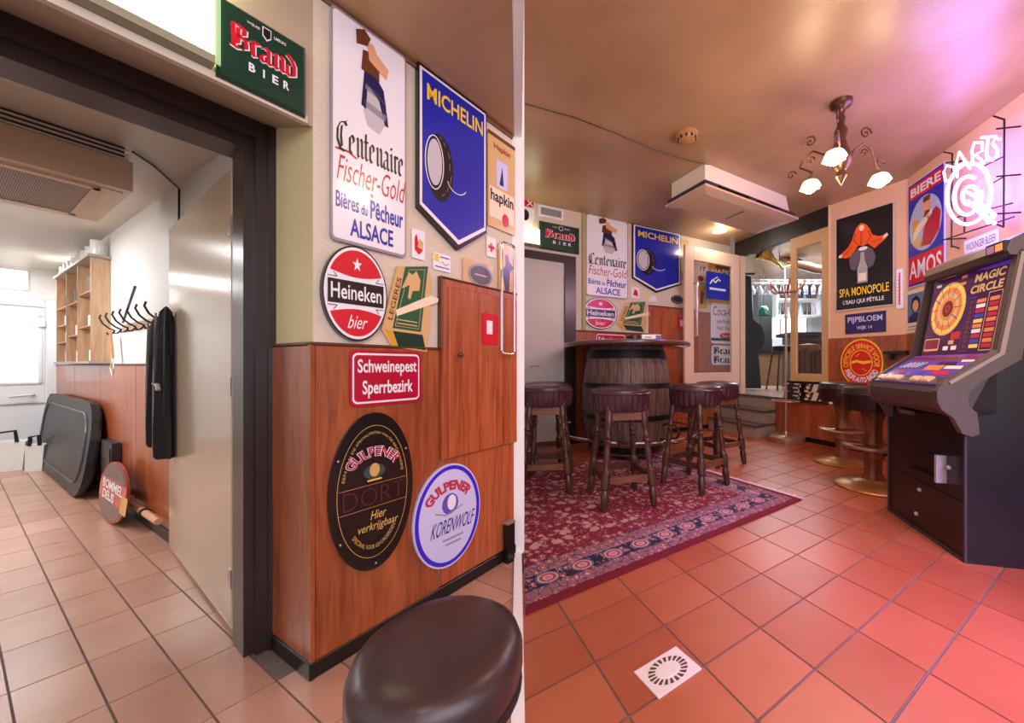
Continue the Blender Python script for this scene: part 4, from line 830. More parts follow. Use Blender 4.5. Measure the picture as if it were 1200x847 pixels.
q0 = S.hit(793, 351); b = board('oval_plaque', 'dark oval plaque above the cupboard on the back wall', 'plaque', S, ell(0, 0, .115, .065), 0.015, e_black, q0[0], q0[1], 0.004); ring(b, 'rim', 0, 0, .1, .053, .008, e_grey, 1)
zt = (S.hit(762, 357)[1] + S.hit(803, 365)[1]) / 2
cu = empty('wall_cupboard', M=S.M()); tag(cu, 'wooden cupboard set into the back wall behind the barrel', 'cupboard')
MB().box(aC, aC + 0.94, 0.062, zt, 0, 0.03).build('body', m_wpan2, cu); panel(cu, 'top_edge', aC - 0.01, aC + 0.94, zt, zt + 0.015, 0, 0.04, m_cap); cdr = panel(cu, 'door', aC + 0.04, aC + 0.50, 0.2, zt - 0.05, 0.03, 0.045, m_wpan2); panel(cu, 'door_leaf', aC + 0.505, aC + 0.93, 0.2, zt - 0.05, 0.03, 0.045, m_wpan2)
kn = S.hit(769, 393); MB().lathe([(0.008, 0), (0.008, 0.02), (0.022, 0.03), (0.022, 0.045), (0.0001, 0.055)], 12, T((kn[0], kn[1], 0.045))).build('knob', MATS['dark_knob'], cdr, smooth=True)
b, w, h = card('red_card', 'red card with a white square on the cupboard in the back wall', ((791, 371), (802, 372), (802, 388), (791, 387)), e_red, 0.046, wall=S); patch(b, 'white_square', sc_poly(w, h, [(.3, .3), (.7, .3), (.7, .75), (.3, .75)]), e_white)
# signs behind the glazed door
b, w, h = card('beer_board', 'pale beer board with red dot behind the glazed door', ((816, 298), (829, 300), (829, 332), (816, 331)), e_cream, wall=S, cat='sign'); text(b, '17', .3 * w, .42 * h, .8 * w, .58 * h, e_blue); patch(b, 'seal', ell(.35 * w, .15 * h, .25 * w, .10 * h), e_red); patch(b, 'blue_mark', ell(.55 * w, .82 * h, .25 * w, .10 * h), e_lilac)
b, w, h = card('yellow_poster', 'large yellow poster with a dark figure behind the glazed door', ((830, 297), (866, 304), (866, 358), (830, 355)), e_ochre, wall=S, cat='poster'); patch(b, 'dark_figure', sc_poly(w, h, [(.2, .72), (.35, .95), (.55, .97), (.68, .8), (.8, .5), (.75, .1), (.55, .1), (.5, .6), (.3, .65)]), e_brown); text(b, 'HAPKIN', .1 * w, .62 * h, .9 * w, .72 * h, e_cream, 2, 0.03); text(b, 'N', .72 * w, .04 * h, .92 * w, .16 * h, e_black, 2, 0.03)
b, w, h = card('yellow_poster', 'small yellow poster low beside the handle of the glazed door', ((816, 335), (828, 336), (828, 362), (816, 361)), e_ochre, wall=S, cat='poster'); patch(b, 'dark_figure', sc_poly(w, h, [(.3, .2), (.6, .2), (.7, .7), (.4, .85)]), e_brown)
b, w, h = card('enamel_sign', 'white soft drink sign with red lettering behind the glazed door', ((832, 355), (868, 358), (868, 404), (832, 402)), e_white, .0135, wall=S, cat='sign')
text(b, 'Coca-Cola', .06 * w, .70 * h, .94 * w, .92 * h, e_crim, 1, 0.0, 0.05); text(b, 'verfrist u', .18 * w, .50 * h, .74 * w, .62 * h, e_grey, 1); text(b, 'het best', .2 * w, .34 * h, .72 * w, .46 * h, e_grey, 1)
e_ = patch(b, 'badge', ell(.52 * w, .20 * h, .24 * w, .08 * h), e_red); text(e_, 'Coca-Cola', .36 * w, .17 * h, .68 * w, .23 * h, e_white, 1); patch(b, 'green_band', rect(0.01 * w, .07 * h, .99 * w, .14 * h), e_dgreen)
b, w, h = card('enamel_sign', 'white sign with black broken lettering behind the glazed door', ((833, 404), (868, 406), (868, 428), (833, 427)), e_white, .0135, wall=S, cat='sign')
pen_text(b, 'Braunt', .06 * w, .56 * h, .88 * w, .24 * h, e_black, 1, (0.2, 0.14)); pen_text(b, 'Braund', .06 * w, .10 * h, .88 * w, .24 * h, e_black, 1, (0.2, 0.14))
# glazed doors
def glazed(name, label, W_, z0, z1, m, st, rail_b, rail_t, th=0.04):
    o = empty(name, M=W_.M()); o['kind'] = 'structure'; o['label'] = label
    L_ = W_.L
    MB().cbox(0, st, z0, z1, -th, 0, 0.004).build('stile', m, o); MB().cbox(L_ - st, L_, z0, z1, -th, 0, 0.004).build('stile', m, o)
    MB().cbox(st, L_ - st, z0, z0 + rail_b, -th, 0, 0.004).build('bottom_rail', m, o); MB().cbox(st, L_ - st, z1 - rail_t, z1, -th, 0, 0.004).build('top_rail', m, o)
    MB().box(st, L_ - st, z0 + rail_b, z1 - rail_t, -th / 2 - 0.003, -th / 2 + 0.003).build('pane', glassy('door_glass', (250, 250, 252), 0.05), o)
    MB().box(st * .6, L_ - st * .6, z0 + rail_b * .45, z0 + rail_b * .5, 0, 0.003).build('groove', m_soff, o)
    return o
GL = Wall((1.385, 5.148), (2.39, 5.68))
g1 = glazed('door_4', 'cream glazed door standing open against the sign wall', GL, ZS + 0.01, 2.74, mat('pinkish_cream_paint', (236, 206, 178), 0.4), 0.17, 0.33, 0.2)
gx = GL.hit(813, 350)[0]; MB().tube([(gx, GL.hit(813, 332)[1], 0), (gx, GL.hit(813, 332)[1], 0.06), (gx, GL.hit(813, 394)[1], 0.06), (gx, GL.hit(813, 394)[1], 0)], 0.018, 8).build('pull_handle', MATS['chrome'], g1, smooth=True)
a0, a1, z0, z1 = GL.quad((828, 318), (853, 321), (853, 352), (827, 350)); b = board('smoking_sign', 'square blue smoking sign stuck on the glazed door', 'sign', GL, rect(0, 0, a1 - a0, z1 - z0), 0.004, e_blue, a0, z0, 0.002); w, h = a1 - a0, z1 - z0
patch(b, 'cigarette', rect(.14 * w, .34 * h, .88 * w, .42 * h), e_white); stroke(b, 'smoke', sc_poly(w, h, [(.16, .56), (.28, .70), (.40, .62), (.54, .76), (.62, .70)]), .05 * w, e_white); stroke(b, 'smoke', sc_poly(w, h, [(.2, .66), (.34, .74), (.5, .84)]), .03 * w, e_white)
kx = HDR.hit(926, 400)[0]; G2 = Wall(HDR.p0 + HDR.d * kx, HDR.p0 + HDR.d * (HDR.L - 0.005))
g2 = glazed('door_5', 'tan glazed door leaf closed beside the black poster wall', G2, ZS + 0.01, 2.73, mat('tan_cream_paint', (206, 168, 112), 0.4), 0.085, 0.33, 0.16)

# ================================================================== poster wall and neon wall
a0, a1, z0, z1 = SPA.quad((981.5, 256.5), (1048, 239), (1046, 358.5), (980.5, 362)); w, h = a1 - a0, z1 - z0
b = board('framed_poster', 'large black drink poster with orange figure on the cream wall', 'poster', SPA, rect(-.03 * w, -.015 * h, 1.03 * w, 1.015 * h), 0.012, mat('worn_frame', (196, 186, 168), 0.6, noise=0.3, scale=40), a0, z0, 0.004); Q = lambda p: sc_poly(w, h, p)
patch(b, 'face', rect(0, 0, w, h), e_black, 1)
patch(b, 'orange_cloak', Q([(.47, .89), (.56, .86), (.62, .80), (.66, .74), (.76, .705), (.88, .70), (.90, .67), (.80, .63), (.70, .59), (.58, .66), (.50, .64), (.42, .66), (.26, .555), (.18, .55), (.07, .58), (.09, .61), (.22, .66), (.30, .73), (.34, .80), (.39, .86)]), e_orange, 2); patch(b, 'pale_spot', ell(.475 * w, .835 * h, .045 * w, .03 * h), e_cream, 3); patch(b, 'pale_foot', Q([(.04, .575), (.10, .565), (.115, .60), (.06, .60)]), e_cream, 3); patch(b, 'pale_foot', Q([(.85, .665), (.93, .69), (.91, .72), (.84, .695)]), e_cream, 3)
for f_ in ([(.47, .80), (.465, .66)], [(.36, .79), (.33, .72), (.41, .67)], [(.59, .79), (.64, .72), (.56, .67)], [(.30, .66), (.16, .59)], [(.66, .66), (.82, .67)]): stroke(b, 'fold', Q(f_), .016 * w, c_('enamel_rust', 168, 52, 16), 3)
sp_ = patch(b, 'spray', Q([(.28, .42), (.24, .52), (.30, .59), (.42, .63), (.58, .63), (.68, .58), (.72, .50), (.68, .42), (.60, .40), (.54, .50), (.44, .50), (.36, .40)]), c_('spray_grey', 96, 92, 98), 3); patch(sp_, 'foam', ell(.50 * w, .615 * h, .08 * w, .02 * h), e_white, 1)
bt = patch(b, 'bottle', Q([(.40, .26), (.58, .26), (.58, .42), (.53, .50), (.52, .58), (.46, .58), (.45, .50), (.40, .42)]), c_('bottle_grey', 168, 170, 160), 4); patch(bt, 'bottle_label', rect(.42 * w, .28 * h, .56 * w, .36 * h), e_cream, 1)
text(b, 'SPA MONOPOLE', .06 * w, .135 * h, .94 * w, .225 * h, e_yell, 2, 0.014); text(b, "L'EAU QUI P\u00c9TILLE", .13 * w, .045 * h, .86 * w, .105 * h, e_white, 2, 0.015)
a0, a1, z0, z1 = SPA.quad((991, 367.5), (1039, 365), (1038.5, 389), (991, 391)); w, h = a1 - a0, z1 - z0
b = board('street_sign', 'dark blue street name sign under the black poster', 'sign', SPA, rect(0, 0, w, h), 0.008, e_navy, a0, z0, 0.004); text(b, 'PIJPBLOEM', .07 * w, .48 * h, .92 * w, .84 * h, e_lilac, 1, 0.015); text(b, 'WIJK 14', .30 * w, .14 * h, .68 * w, .36 * h, e_lilac, 1, 0.015)
a0, a1, z0, z1 = SPA.quad((1051, 315), (1059, 315), (1059, 362), (1051, 362)); b = board('thermometer', 'white wall thermometer beside the black poster', 'thermometer', SPA, rrect(0, 0, a1 - a0, z1 - z0, .3 * (a1 - a0)), 0.012, e_white, a0, z0, 0.004); MB().tube([((a1 - a0) / 2, .1 * (z1 - z0), .016), ((a1 - a0) / 2, .9 * (z1 - z0), .016)], 0.006, 6).build('glass_tube', e_red, b)
for i in range(9): patch(b, 'scale_mark', rect(.15 * (a1 - a0), (.12 + .085 * i) * (z1 - z0), .4 * (a1 - a0), (.13 + .085 * i) * (z1 - z0)), e_black)
q0 = SPA.hit(1010, 425); rx = (SPA.hit(1035, 425)[0] - SPA.hit(985, 425)[0]) / 2; rz = SPA.hit(1010, 397)[1] - q0[1]
b = board('round_dealer_sign', 'round red and yellow radio dealer sign on the wood panelling', 'sign', SPA, ell(0, 0, rx, rz), 0.01, e_yell, q0[0], q0[1], 0.0135); patch(b, 'face', ell(0, 0, .94 * rx, .94 * rz), c_('dealer_red', 216, 40, 26), 1)
ring(b, 'inner_ring', 0, 0, .54 * rx, .54 * rz, .045 * rx, e_yell, 1); arc_text(b, 'OFFICIELE SERVICE VOOR', 0, 0, .60 * rx, .60 * rz, 195, -15, .26 * rx, e_yell, 1, 0.01); arc_text(b, 'PHILIPS AUTO RADIO', 0, 0, .60 * rx, .60 * rz, 205, 335, .30 * rx, e_white, 1, 0.04)
patch(b, 'wave', sc_poly(rx, rz, [(-.46, -.06), (-.2, .02), (.1, -.06), (.46, 0), (.46, .10), (.1, .06), (-.2, .12), (-.46, .06)]), e_yell, 2)
for (x, y) in ((-.2, .28), (.1, -.26), (.22, -.32), (-.12, .34)): patch(b, 'star', sc_poly(rx, rz, [(x - .06, y), (x, y - .02), (x + .06, y), (x, y + .02)]), e_yell, 2)
a0, a1, z0, z1 = DARTS.quad((1066, 217), (1109.5, 191), (1109, 328), (1066, 336)); w, h = a1 - a0, z1 - z0; Q = lambda p: sc_poly(w, h, p)
b = board('enamel_sign', 'blue beer sign with red bands and a bearded drinker in an oval', 'sign', DARTS, rect(0, 0, w, h), 0.012, e_lilac, a0, z0, 0.004); patch(b, 'face', rect(.02 * w, .01 * h, .98 * w, .99 * h), e_blue, 1); patch(b, 'red_band', rect(.06 * w, .84 * h, .96 * w, .97 * h), e_red, 2); patch(b, 'red_band', rect(.03 * w, .03 * h, .97 * w, .29 * h), e_red, 2)
text(b, 'BIERE', .10 * w, .865 * h, .92 * w, .945 * h, e_white, 3, 0.03); text(b, 'AMOS', .06 * w, .075 * h, .94 * w, .25 * h, e_white, 3, 0.015)
ovl = patch(b, 'oval', ell(.50 * w, .565 * h, .44 * w, .25 * h), c_('enamel_sky', 176, 190, 214), 2); patch(ovl, 'robe', Q([(.40, .36), (.66, .34), (.88, .44), (.92, .60), (.80, .66), (.66, .62), (.48, .52)]), e_crim, 1); patch(ovl, 'face_patch', Q([(.46, .62), (.62, .60), (.68, .70), (.62, .77), (.48, .76), (.44, .69)]), e_skin, 1); patch(ovl, 'beard', Q([(.48, .62), (.62, .58), (.64, .66), (.52, .67)]), e_brown, 2); patch(ovl, 'crown', Q([(.46, .75), (.64, .75), (.66, .80), (.46, .80)]), e_brown, 2)
patch(ovl, 'mug', Q([(.14, .50), (.30, .48), (.32, .62), (.16, .64)]), e_ochre, 1); patch(ovl, 'arm', Q([(.20, .44), (.70, .62), (.70, .66), (.28, .56), (.18, .50)]), e_cream, 2); patch(ovl, 'table', Q([(.10, .44), (.30, .36), (.50, .345), (.44, .42), (.2, .48)]), e_tan, 1)
a0, a1, z0, z1 = DARTS.quad((1063, 341), (1087, 337), (1086, 389), (1063, 390)); w, h = a1 - a0, z1 - z0; Q = lambda p: sc_poly(w, h, p)
b = board('portrait_poster', 'small portrait poster in blue tones left of the gaming machine', 'poster', DARTS, rect(0, 0, w, h), 0.008, e_cream, a0, z0, 0.004); pf = patch(b, 'photo', rect(.10 * w, .24 * h, .90 * w, .92 * h), c_('photo_blue', 92, 122, 170), 1); patch(pf, 'hair', Q([(.28, .60), (.34, .80), (.54, .86), (.72, .78), (.76, .56), (.66, .48), (.36, .48)]), e_black, 1); patch(pf, 'face_patch', ell(.52 * w, .62 * h, .15 * w, .13 * h), e_skin, 2); patch(pf, 'collar', Q([(.14, .25), (.86, .25), (.8, .38), (.6, .46), (.4, .46), (.2, .38)]), e_navy, 1)
stroke(b, 'caption', Q([(.14, .15), (.86, .15)]), .03 * h, e_grey); stroke(b, 'caption', Q([(.14, .08), (.7, .08)]), .02 * h, e_grey)
a0, a1, z0, z1 = DARTS.quad((1132, 282), (1172, 268), (1172, 287), (1132, 297)); w, h = a1 - a0, z1 - z0; b = board('name_plate', 'narrow white street name plate under the neon dartboard', 'sign', DARTS, rect(0, 0, w, h), 0.008, e_white, a0, z0, 0.004); text(b, 'WICKINGER BLEIER', .06 * w, .22 * h, .94 * w, .74 * h, e_navy, 1, 0.0)
# neon sign
m_neon = mat('neon_white', (255, 250, 255), 0.3, emit=11, ecol=(150, 118, 255)); m_neonp = mat('neon_pink', (255, 236, 255), 0.3, emit=11, ecol=(176, 112, 255))
m_blkm = mat('black_metal', (24, 22, 30), 0.4, 0.4)
ns = empty('neon_sign', M=DARTS.M()); tag(ns, 'white and lilac neon darts sign with dartboard and dart', 'neon sign'); NO = 0.16
def npt(*p, o=NO): return [(lambda h_: (h_[0], h_[1], o))(DARTS.hit(x, y, o)) for x, y in p]
def ntube(name, pts, r=0.011, m=None, closed=False): MB().tube(pts, r, 8, closed).build(name, m or m_neon, ns, smooth=True)
def nell(cx, cy, rx, ry, tilt, n=36, a0=0, a1=360):
    out = []
    for i in range(n):
        a = math.radians(a0 + (a1 - a0) * i / (n if a1 - a0 == 360 else n - 1)); x, y = rx * math.cos(a), ry * math.sin(a); out.append((cx + x * math.cos(tilt) - y * math.sin(tilt), cy + x * math.sin(tilt) + y * math.cos(tilt)))
    return npt(*out)
ntube('ring_tube', nell(1135.5, 227, 25.5, 36, 0.14), 0.012, m_neonp, True); ntube('ring_tube', nell(1134, 229, 15.5, 22.5, 0.14, 30, -20, 290), 0.013)
ntube('ring_tube', nell(1137, 229, 9, 11, 0.2, 24, 20, 340), 0.012)
ntube('dart_tube', npt((1131, 224), (1143, 230), (1152, 241), (1164, 250), (1158, 259), (1146, 247), (1134, 235))); ntube('flight_tube', npt((1150, 240), (1156, 254), (1166, 262))); ntube('flight_tube', npt((1157, 244), (1166, 252), (1158, 262)))
for body in ([(1108, 212), (1106, 201), (1110, 194), (1118, 196), (1119, 204), (1114, 212), (1108, 212)], [(1122, 208), (1121, 190), (1124, 178), (1132, 190), (1137, 198)], [(1122, 195), (1130, 190)],
             [(1140, 194), (1139, 176), (1142, 167), (1151, 167), (1151, 177), (1143, 181), (1153, 191)], [(1150, 161), (1167, 160)], [(1158, 161), (1156, 178), (1157, 188)], [(1172, 163), (1166, 162), (1163, 168), (1168, 174), (1169, 182), (1163, 188), (1158, 184)]):
    ntube('letter_tube', npt(*body), 0.008)
for y0_, y1_ in ((181, 162),): pass
def bar(p0, p1, o=0.10, r=0.006): MB().tube(npt(p0, p1, o=o), r, 6).build('frame_bar', m_blkm, ns)
bar((1177, 140), (1176, 266)); bar((1116, 180), (1115, 290)); bar((1100, 283), (1188, 254)); bar((1116, 256), (1186, 238)); bar((1130, 272), (1131, 250)); bar((1164, 214), (1178, 206)); bar((1150, 196), (1177, 183)); bar((1177, 140), (1164, 136)); bar((1116, 180), (1106, 178)); bar((1176, 266), (1166, 262)); bar((1115, 288), (1124, 291))
for p in ((1177, 150), (1177, 206), (1177, 250), (1116, 190), (1116, 280)):
    a_, z_, _ = npt(p, o=0.10)[0]; MB().tube([(a_, z_, 0.0), (a_, z_, 0.15)], 0.006, 6).build('standoff', m_blkm, ns)
    
# ================================================================== ceiling things in the big room
K = flr(0, 0) if False else V((1.12, 3.44)); La = V((1.37, 0.81)); Lb = V((-0.31, 0.42)).normalized() * 0.52; ang = math.atan2(La.y, La.x); LA = La.length
ac = empty('air_conditioner', (K.x, K.y, 2.70), ang); tag(ac, 'cream ceiling air conditioner above the barrel table', 'air conditioner')
m_accr = mat('cream_plastic', (232, 222, 200), 0.4); D_ = 0.56
MB().add([(.05, .05, .10), (LA - .10, .05, .10), (LA - .10, D_ - .05, .10), (.05, D_ - .05, .10), (.05, .05, .28), (LA - .18, .05, .28), (LA - .18, D_ - .05, .28), (.05, D_ - .05, .28)], [(3, 2, 1, 0), (4, 5, 6, 7), (0, 1, 5, 4), (1, 2, 6, 5), (2, 3, 7, 6), (3, 0, 4, 7)]).build('body', m_accr, ac)
MB().box(.02, LA - .05, .02, D_ - .02, .045, .10).build('air_slot', mat('slot_plum', (60, 48, 58), 0.35), ac); MB().add([(0, 0, .03), (LA, 0, .03), (LA, D_, .03), (0, D_, .03), (0, 0, .05), (LA, 0, .05), (LA, D_, .05), (0, D_, .05), (.12, .10, .012), (LA - .12, .10, .012), (LA - .12, D_ - .10, .012), (.12, D_ - .10, .012)], [(4, 5, 6, 7), (0, 1, 5, 4), (1, 2, 6, 5), (2, 3, 7, 6), (3, 0, 4, 7), (8, 9, 1, 0), (9, 10, 2, 1), (10, 11, 3, 2), (11, 8, 0, 3), (11, 10, 9, 8)]).build('lower_cover', mat('tan_plastic', (206, 178, 150), 0.4), ac)
for x0, x1 in ((.2, .68), (.82, 1.2)): MB().box(x0, x1, -.002, .02, .065, .08).build('louvre', m_base, ac)
MB().box(LA / 2 - .01, LA / 2 + .01, .16, .40, .008, .013).build('badge', mat('badge_brown', (110, 80, 66), 0.4), ac)
sd = empty('smoke_detector', (0.843, 3.08, ZR)); tag(sd, 'round tan smoke detector on the stained ceiling', 'smoke detector'); m_sd = mat('yellowed_plastic', (190, 136, 88), 0.4)
MB().lathe([(.095, 0), (.095, -.02), (.075, -.03), (.07, -.05), (.05, -.06), (0.0001, -.062)], 24).build('housing', m_sd, sd, smooth=True)
for i in range(10): a = i * PI / 5; MB().box(.068, .078, -.008, .008, -.048, -.028, R(a, 'Z')).build('slot', m_base, sd)
cb = [(-.49, 2.7), (-.1, 2.86), (.25, 3.06), (.6, 3.28), (1.0, 3.47), (1.18, 3.52)]; tag(MB().tube([(x, y, ZR - .008) for x, y in cb], .0035, 6).build('ceiling_cable', m_base), 'thin dark cable running across the stained ceiling', 'cable')
q0 = flr(842, 276); dn = MB().lathe([(.10, 0), (.10, -.012), (.07, -.02), (0.0001, -.02)], 20, T((1.92, 5.27, ZR))).build('downlight', mat('downlight_white', (226, 224, 232), 0.3, emit=0.6), None, None, True); tag(dn, 'small round downlight beside the air conditioner', 'lamp')
MB().lathe([(.11, 0), (.11, -.008), (.10, -.010)], 20, T((1.92, 5.27, ZR))).build('trim_ring', m_alu, dn)
# chandelier
ch = empty('chandelier', (1.90, 2.70, ZR)); tag(ch, 'ornate brass chandelier with three glowing bulbs', 'chandelier'); m_brs = mat('aged_brass', (104, 74, 52), 0.32, 0.75)
MB().lathe([(0.0001, 0), (.075, 0), (.07, -.03), (.035, -.05), (.02, -.09), (.03, -.13), (.022, -.17), (.045, -.22), (.03, -.28), (.05, -.36), (.075, -.42), (.06, -.48), (.03, -.52), (.038, -.56), (.015, -.60), (0.0001, -.63)], 20).build('stem', m_brs, ch, smooth=True)
m_bulb = mat('bulb_glow', (255, 244, 214), 0.3, emit=60.0, ecol=(255, 226, 170)); m_tulip = mat('tulip_glass', (255, 240, 214), 0.25, emit=5.0, ecol=(255, 214, 150))
for k, (bx_, by_) in enumerate(((-.235, -.27), (-.155, .125), (.315, .03))):
    a = math.atan2(by_, bx_); d_ = math.hypot(bx_, by_); arm = []
    def AP(r, z): return (r * math.cos(a), r * math.sin(a), z)
    sp = [AP(.05, -.46), AP(.10, -.36), AP(.18, -.30), AP(.24, -.33), AP(.27, -.40), AP(d_ * .92, -.47), AP(d_, -.50)]
    ar = MB().tube(sp, .008, 6).build('arm', m_brs, ch, smooth=True)
    MB().tube([AP(.20 + .05 * (1 - t / 14) * math.cos(t * .7), -.22 + .05 * (1 - t / 14) * math.sin(t * .7)) for t in range(14)], .006, 5).build('scroll', m_brs, ar, smooth=True)
    MB().tube([AP(.19 + .035 * (1 - t / 12) * math.cos(t * .7), -.37 + .035 * (1 - t / 12) * math.sin(t * .7)) for t in range(12)], .005, 5).build('scroll', m_brs, ar, smooth=True)
    MB().tube([AP(.33 - .035 * (1 - t / 12) * math.cos(t * .7), -.44 + .035 * (1 - t / 12) * math.sin(t * .7)) for t in range(12)], .005, 5).build('scroll', m_brs, ar, smooth=True)
    MB().lathe([(.012, -.50), (.03, -.515), (.028, -.53)], 12, T((bx_, by_, 0))).build('cup', m_brs, ch, smooth=True)
    MB().lathe([(.02, -.52), (.05, -.535), (.062, -.56), (.07, -.585)], 16, T((bx_, by_, 0)), flute=lambda an, z: 1 + 0.12 * math.cos(8 * an) * (-z - .5) * 8).build('tulip_shade', m_tulip, ch, smooth=True)
    MB().ball((bx_, by_, -.57), .050, 16, 10, (1, 1, 1.05)).build('bulb', m_bulb, ch, smooth=True)
    lamp('chandelier_light', 'POINT', (1.90 + bx_, 2.70 + by_, ZR - .64), 13, (1.0, 0.74, 0.46), 0.05)

# ================================================================== rug, drain
def rug_material():
    m = bpy.data.materials.new('persian_rug'); m.use_nodes = True; N, L = nt(m); b = N['Principled BSDF']; b.inputs['Roughness'].default_value = 0.95
    def math_(op, a, bb=None, c=None):
        n = N.new('ShaderNodeMath'); n.operation = op
        for i, x in enumerate((a, bb, c)):
            if x is None: continue
            if isinstance(x, (int, float)): n.inputs[i].default_value = x
            else: L.new(x, n.inputs[i])
        return n.outputs[0]
    tc = N.new('ShaderNodeTexCoord'); sx = N.new('ShaderNodeSeparateXYZ'); L.new(tc.outputs['Object'], sx.inputs[0])
    d = math_('MINIMUM', sx.outputs[0], sx.outputs[1])
    def ramp(stops, fac, const=True):
        cr = N.new('ShaderNodeValToRGB'); cr.color_ramp.interpolation = 'CONSTANT' if const else 'LINEAR'; e = cr.color_ramp.elements
        e[0].position = stops[0][0]; e[0].color = rgb(*stops[0][1]); e[1].position = stops[1][0]; e[1].color = rgb(*stops[1][1])
        for p, c in stops[2:]: x = e.new(p); x.color = rgb(*c)
        L.new(fac, cr.inputs['Fac']); return cr.outputs['Color']
    red, navy, pk_, crm, dred = (132, 16, 40), (34, 28, 62), (146, 92, 108), (196, 166, 164), (112, 10, 32)
    ground = ramp([(0, dred), (.045, pk_), (.112, (84, 60, 88)), (.120, navy), (.215, (170, 130, 150)), (.225, pk_), (.300, (110, 40, 70)), (.310, red)], d)
    # florals: rings of voronoi cells at two scales
    def vor(sc, off):
        mp = N.new('ShaderNodeMapping'); mp.inputs['Location'].default_value = off; mp.inputs['Scale'].default_value = (1, 1, 1); L.new(tc.outputs['Object'], mp.inputs['Vector'])
        nz = N.new('ShaderNodeTexNoise'); nz.inputs['Scale'].default_value = sc * 1.2; L.new(mp.outputs['Vector'], nz.inputs['Vector'])
        mx = N.new('ShaderNodeVectorMath'); mx.operation = 'MULTIPLY_ADD'; mx.inputs[1].default_value = (.05, .05, 0); L.new(nz.outputs['Color'], mx.inputs[0]); L.new(mp.outputs['Vector'], mx.inputs[2])
        v = N.new('ShaderNodeTexVoronoi'); v.voronoi_dimensions = '2D'; v.inputs['Scale'].default_value = sc; v.inputs['Randomness'].default_value = 0.75; L.new(mx.outputs[0], v.inputs['Vector']); return v
    def mix(a, bcol, fac):
        mx = N.new('ShaderNodeMix'); mx.data_type = 'RGBA'
        for s_, k in ((a, 'A'), (bcol, 'B')):
            if isinstance(s_, tuple): mx.inputs[k].default_value = rgb(*s_)
            else: L.new(s_, mx.inputs[k])
        L.new(fac, mx.inputs['Factor']); return mx.outputs['Result']
    v1 = vor(20, (0, 0, 0)); v2 = vor(46, (3.1, 1.7, 0)); v3 = vor(11, (7.3, 2.2, 0))
    petals = ramp([(0, (206, 164, 146)), (.16, (176, 62, 84)), (.25, (40, 34, 74)), (.30, crm)], v1.outputs['Distance'])
    f1 = math_('LESS_THAN', v1.outputs['Distance'], 0.34); sel = math_('GREATER_THAN', N_sep(N, L, v1.outputs['Color'], 0), 0.46)
    f1 = math_('MULTIPLY', f1, sel)
    col = mix(ground, petals, f1)
    leaf = ramp([(0, (190, 140, 140)), (.2, (98, 104, 110)), (.26, (170, 130, 90))], v2.outputs['Distance'])
    f2 = math_('MULTIPLY', math_('LESS_THAN', v2.outputs['Distance'], 0.30), math_('GREATER_THAN', N_sep(N, L, v2.outputs['Color'], 1), 0.58))
    f2 = math_('MULTIPLY', f2, math_('SUBTRACT', 1.0, f1)); col = mix(col, leaf, f2)
    ve = N.new('ShaderNodeTexVoronoi'); ve.voronoi_dimensions = '2D'; ve.feature = 'DISTANCE_TO_EDGE'; ve.inputs['Scale'].default_value = 21; L.new(v1.inputs['Vector'].links[0].from_socket, ve.inputs['Vector'])
    vine = math_('MULTIPLY', math_('LESS_THAN', ve.outputs['Distance'], 0.055), math_('SUBTRACT', 1.0, f1)); col = mix(col, (52, 22, 52), math_('MULTIPLY', vine, 0.75))
    # medallions in the navy band
    al = math_('MAXIMUM', sx.outputs[0], sx.outputs[1]); fr = math_('SUBTRACT', math_('FRACT', math_('MULTIPLY', al, 5.2)), 0.5); dx = math_('MULTIPLY', fr, 1 / 5.2); dy = math_('SUBTRACT', d, 0.168)
    rr = math_('SQRT', math_('ADD', math_('MULTIPLY', math_('MULTIPLY', dx, dx), 0.55), math_('MULTIPLY', dy, dy)))
    med = ramp([(0, (196, 120, 130)), (.010, crm), (.018, (170, 60, 84)), (.030, crm), (.036, navy), (.041, (150, 140, 176))], rr)
    col = mix(col, med, math_('LESS_THAN', rr, 0.045))
    # pale sprays in the middle of the field
    f3 = math_('MULTIPLY', math_('MULTIPLY', math_('LESS_THAN', v3.outputs['Distance'], 0.30), math_('GREATER_THAN', d, 0.42)), math_('GREATER_THAN', N_sep(N, L, v3.outputs['Color'], 2), 0.45))
    f3 = math_('MULTIPLY', f3, math_('GREATER_THAN', N_sep(N, L, v1.outputs['Color'], 1), 0.4)); col = mix(col, (200, 166, 156), math_('MULTIPLY', f3, 0.7))
    edge = math_('LESS_THAN', d, 0.043); col = mix(col, dred, edge)
    nz = N.new('ShaderNodeTexNoise'); nz.inputs['Scale'].default_value = 300; L.new(tc.outputs['Object'], nz.inputs['Vector']); bp = N.new('ShaderNodeBump'); bp.inputs['Strength'].default_value = 0.5; bp.inputs['Distance'].default_value = 0.004; L.new(nz.outputs['Fac'], bp.inputs['Height']); L.new(bp.outputs['Normal'], b.inputs['Normal'])
    L.new(col, b.inputs['Base Color']); return m
def N_sep(N, L, sock, i):
    s_ = N.new('ShaderNodeSeparateColor'); L.new(sock, s_.inputs[0]); return s_.outputs[i]
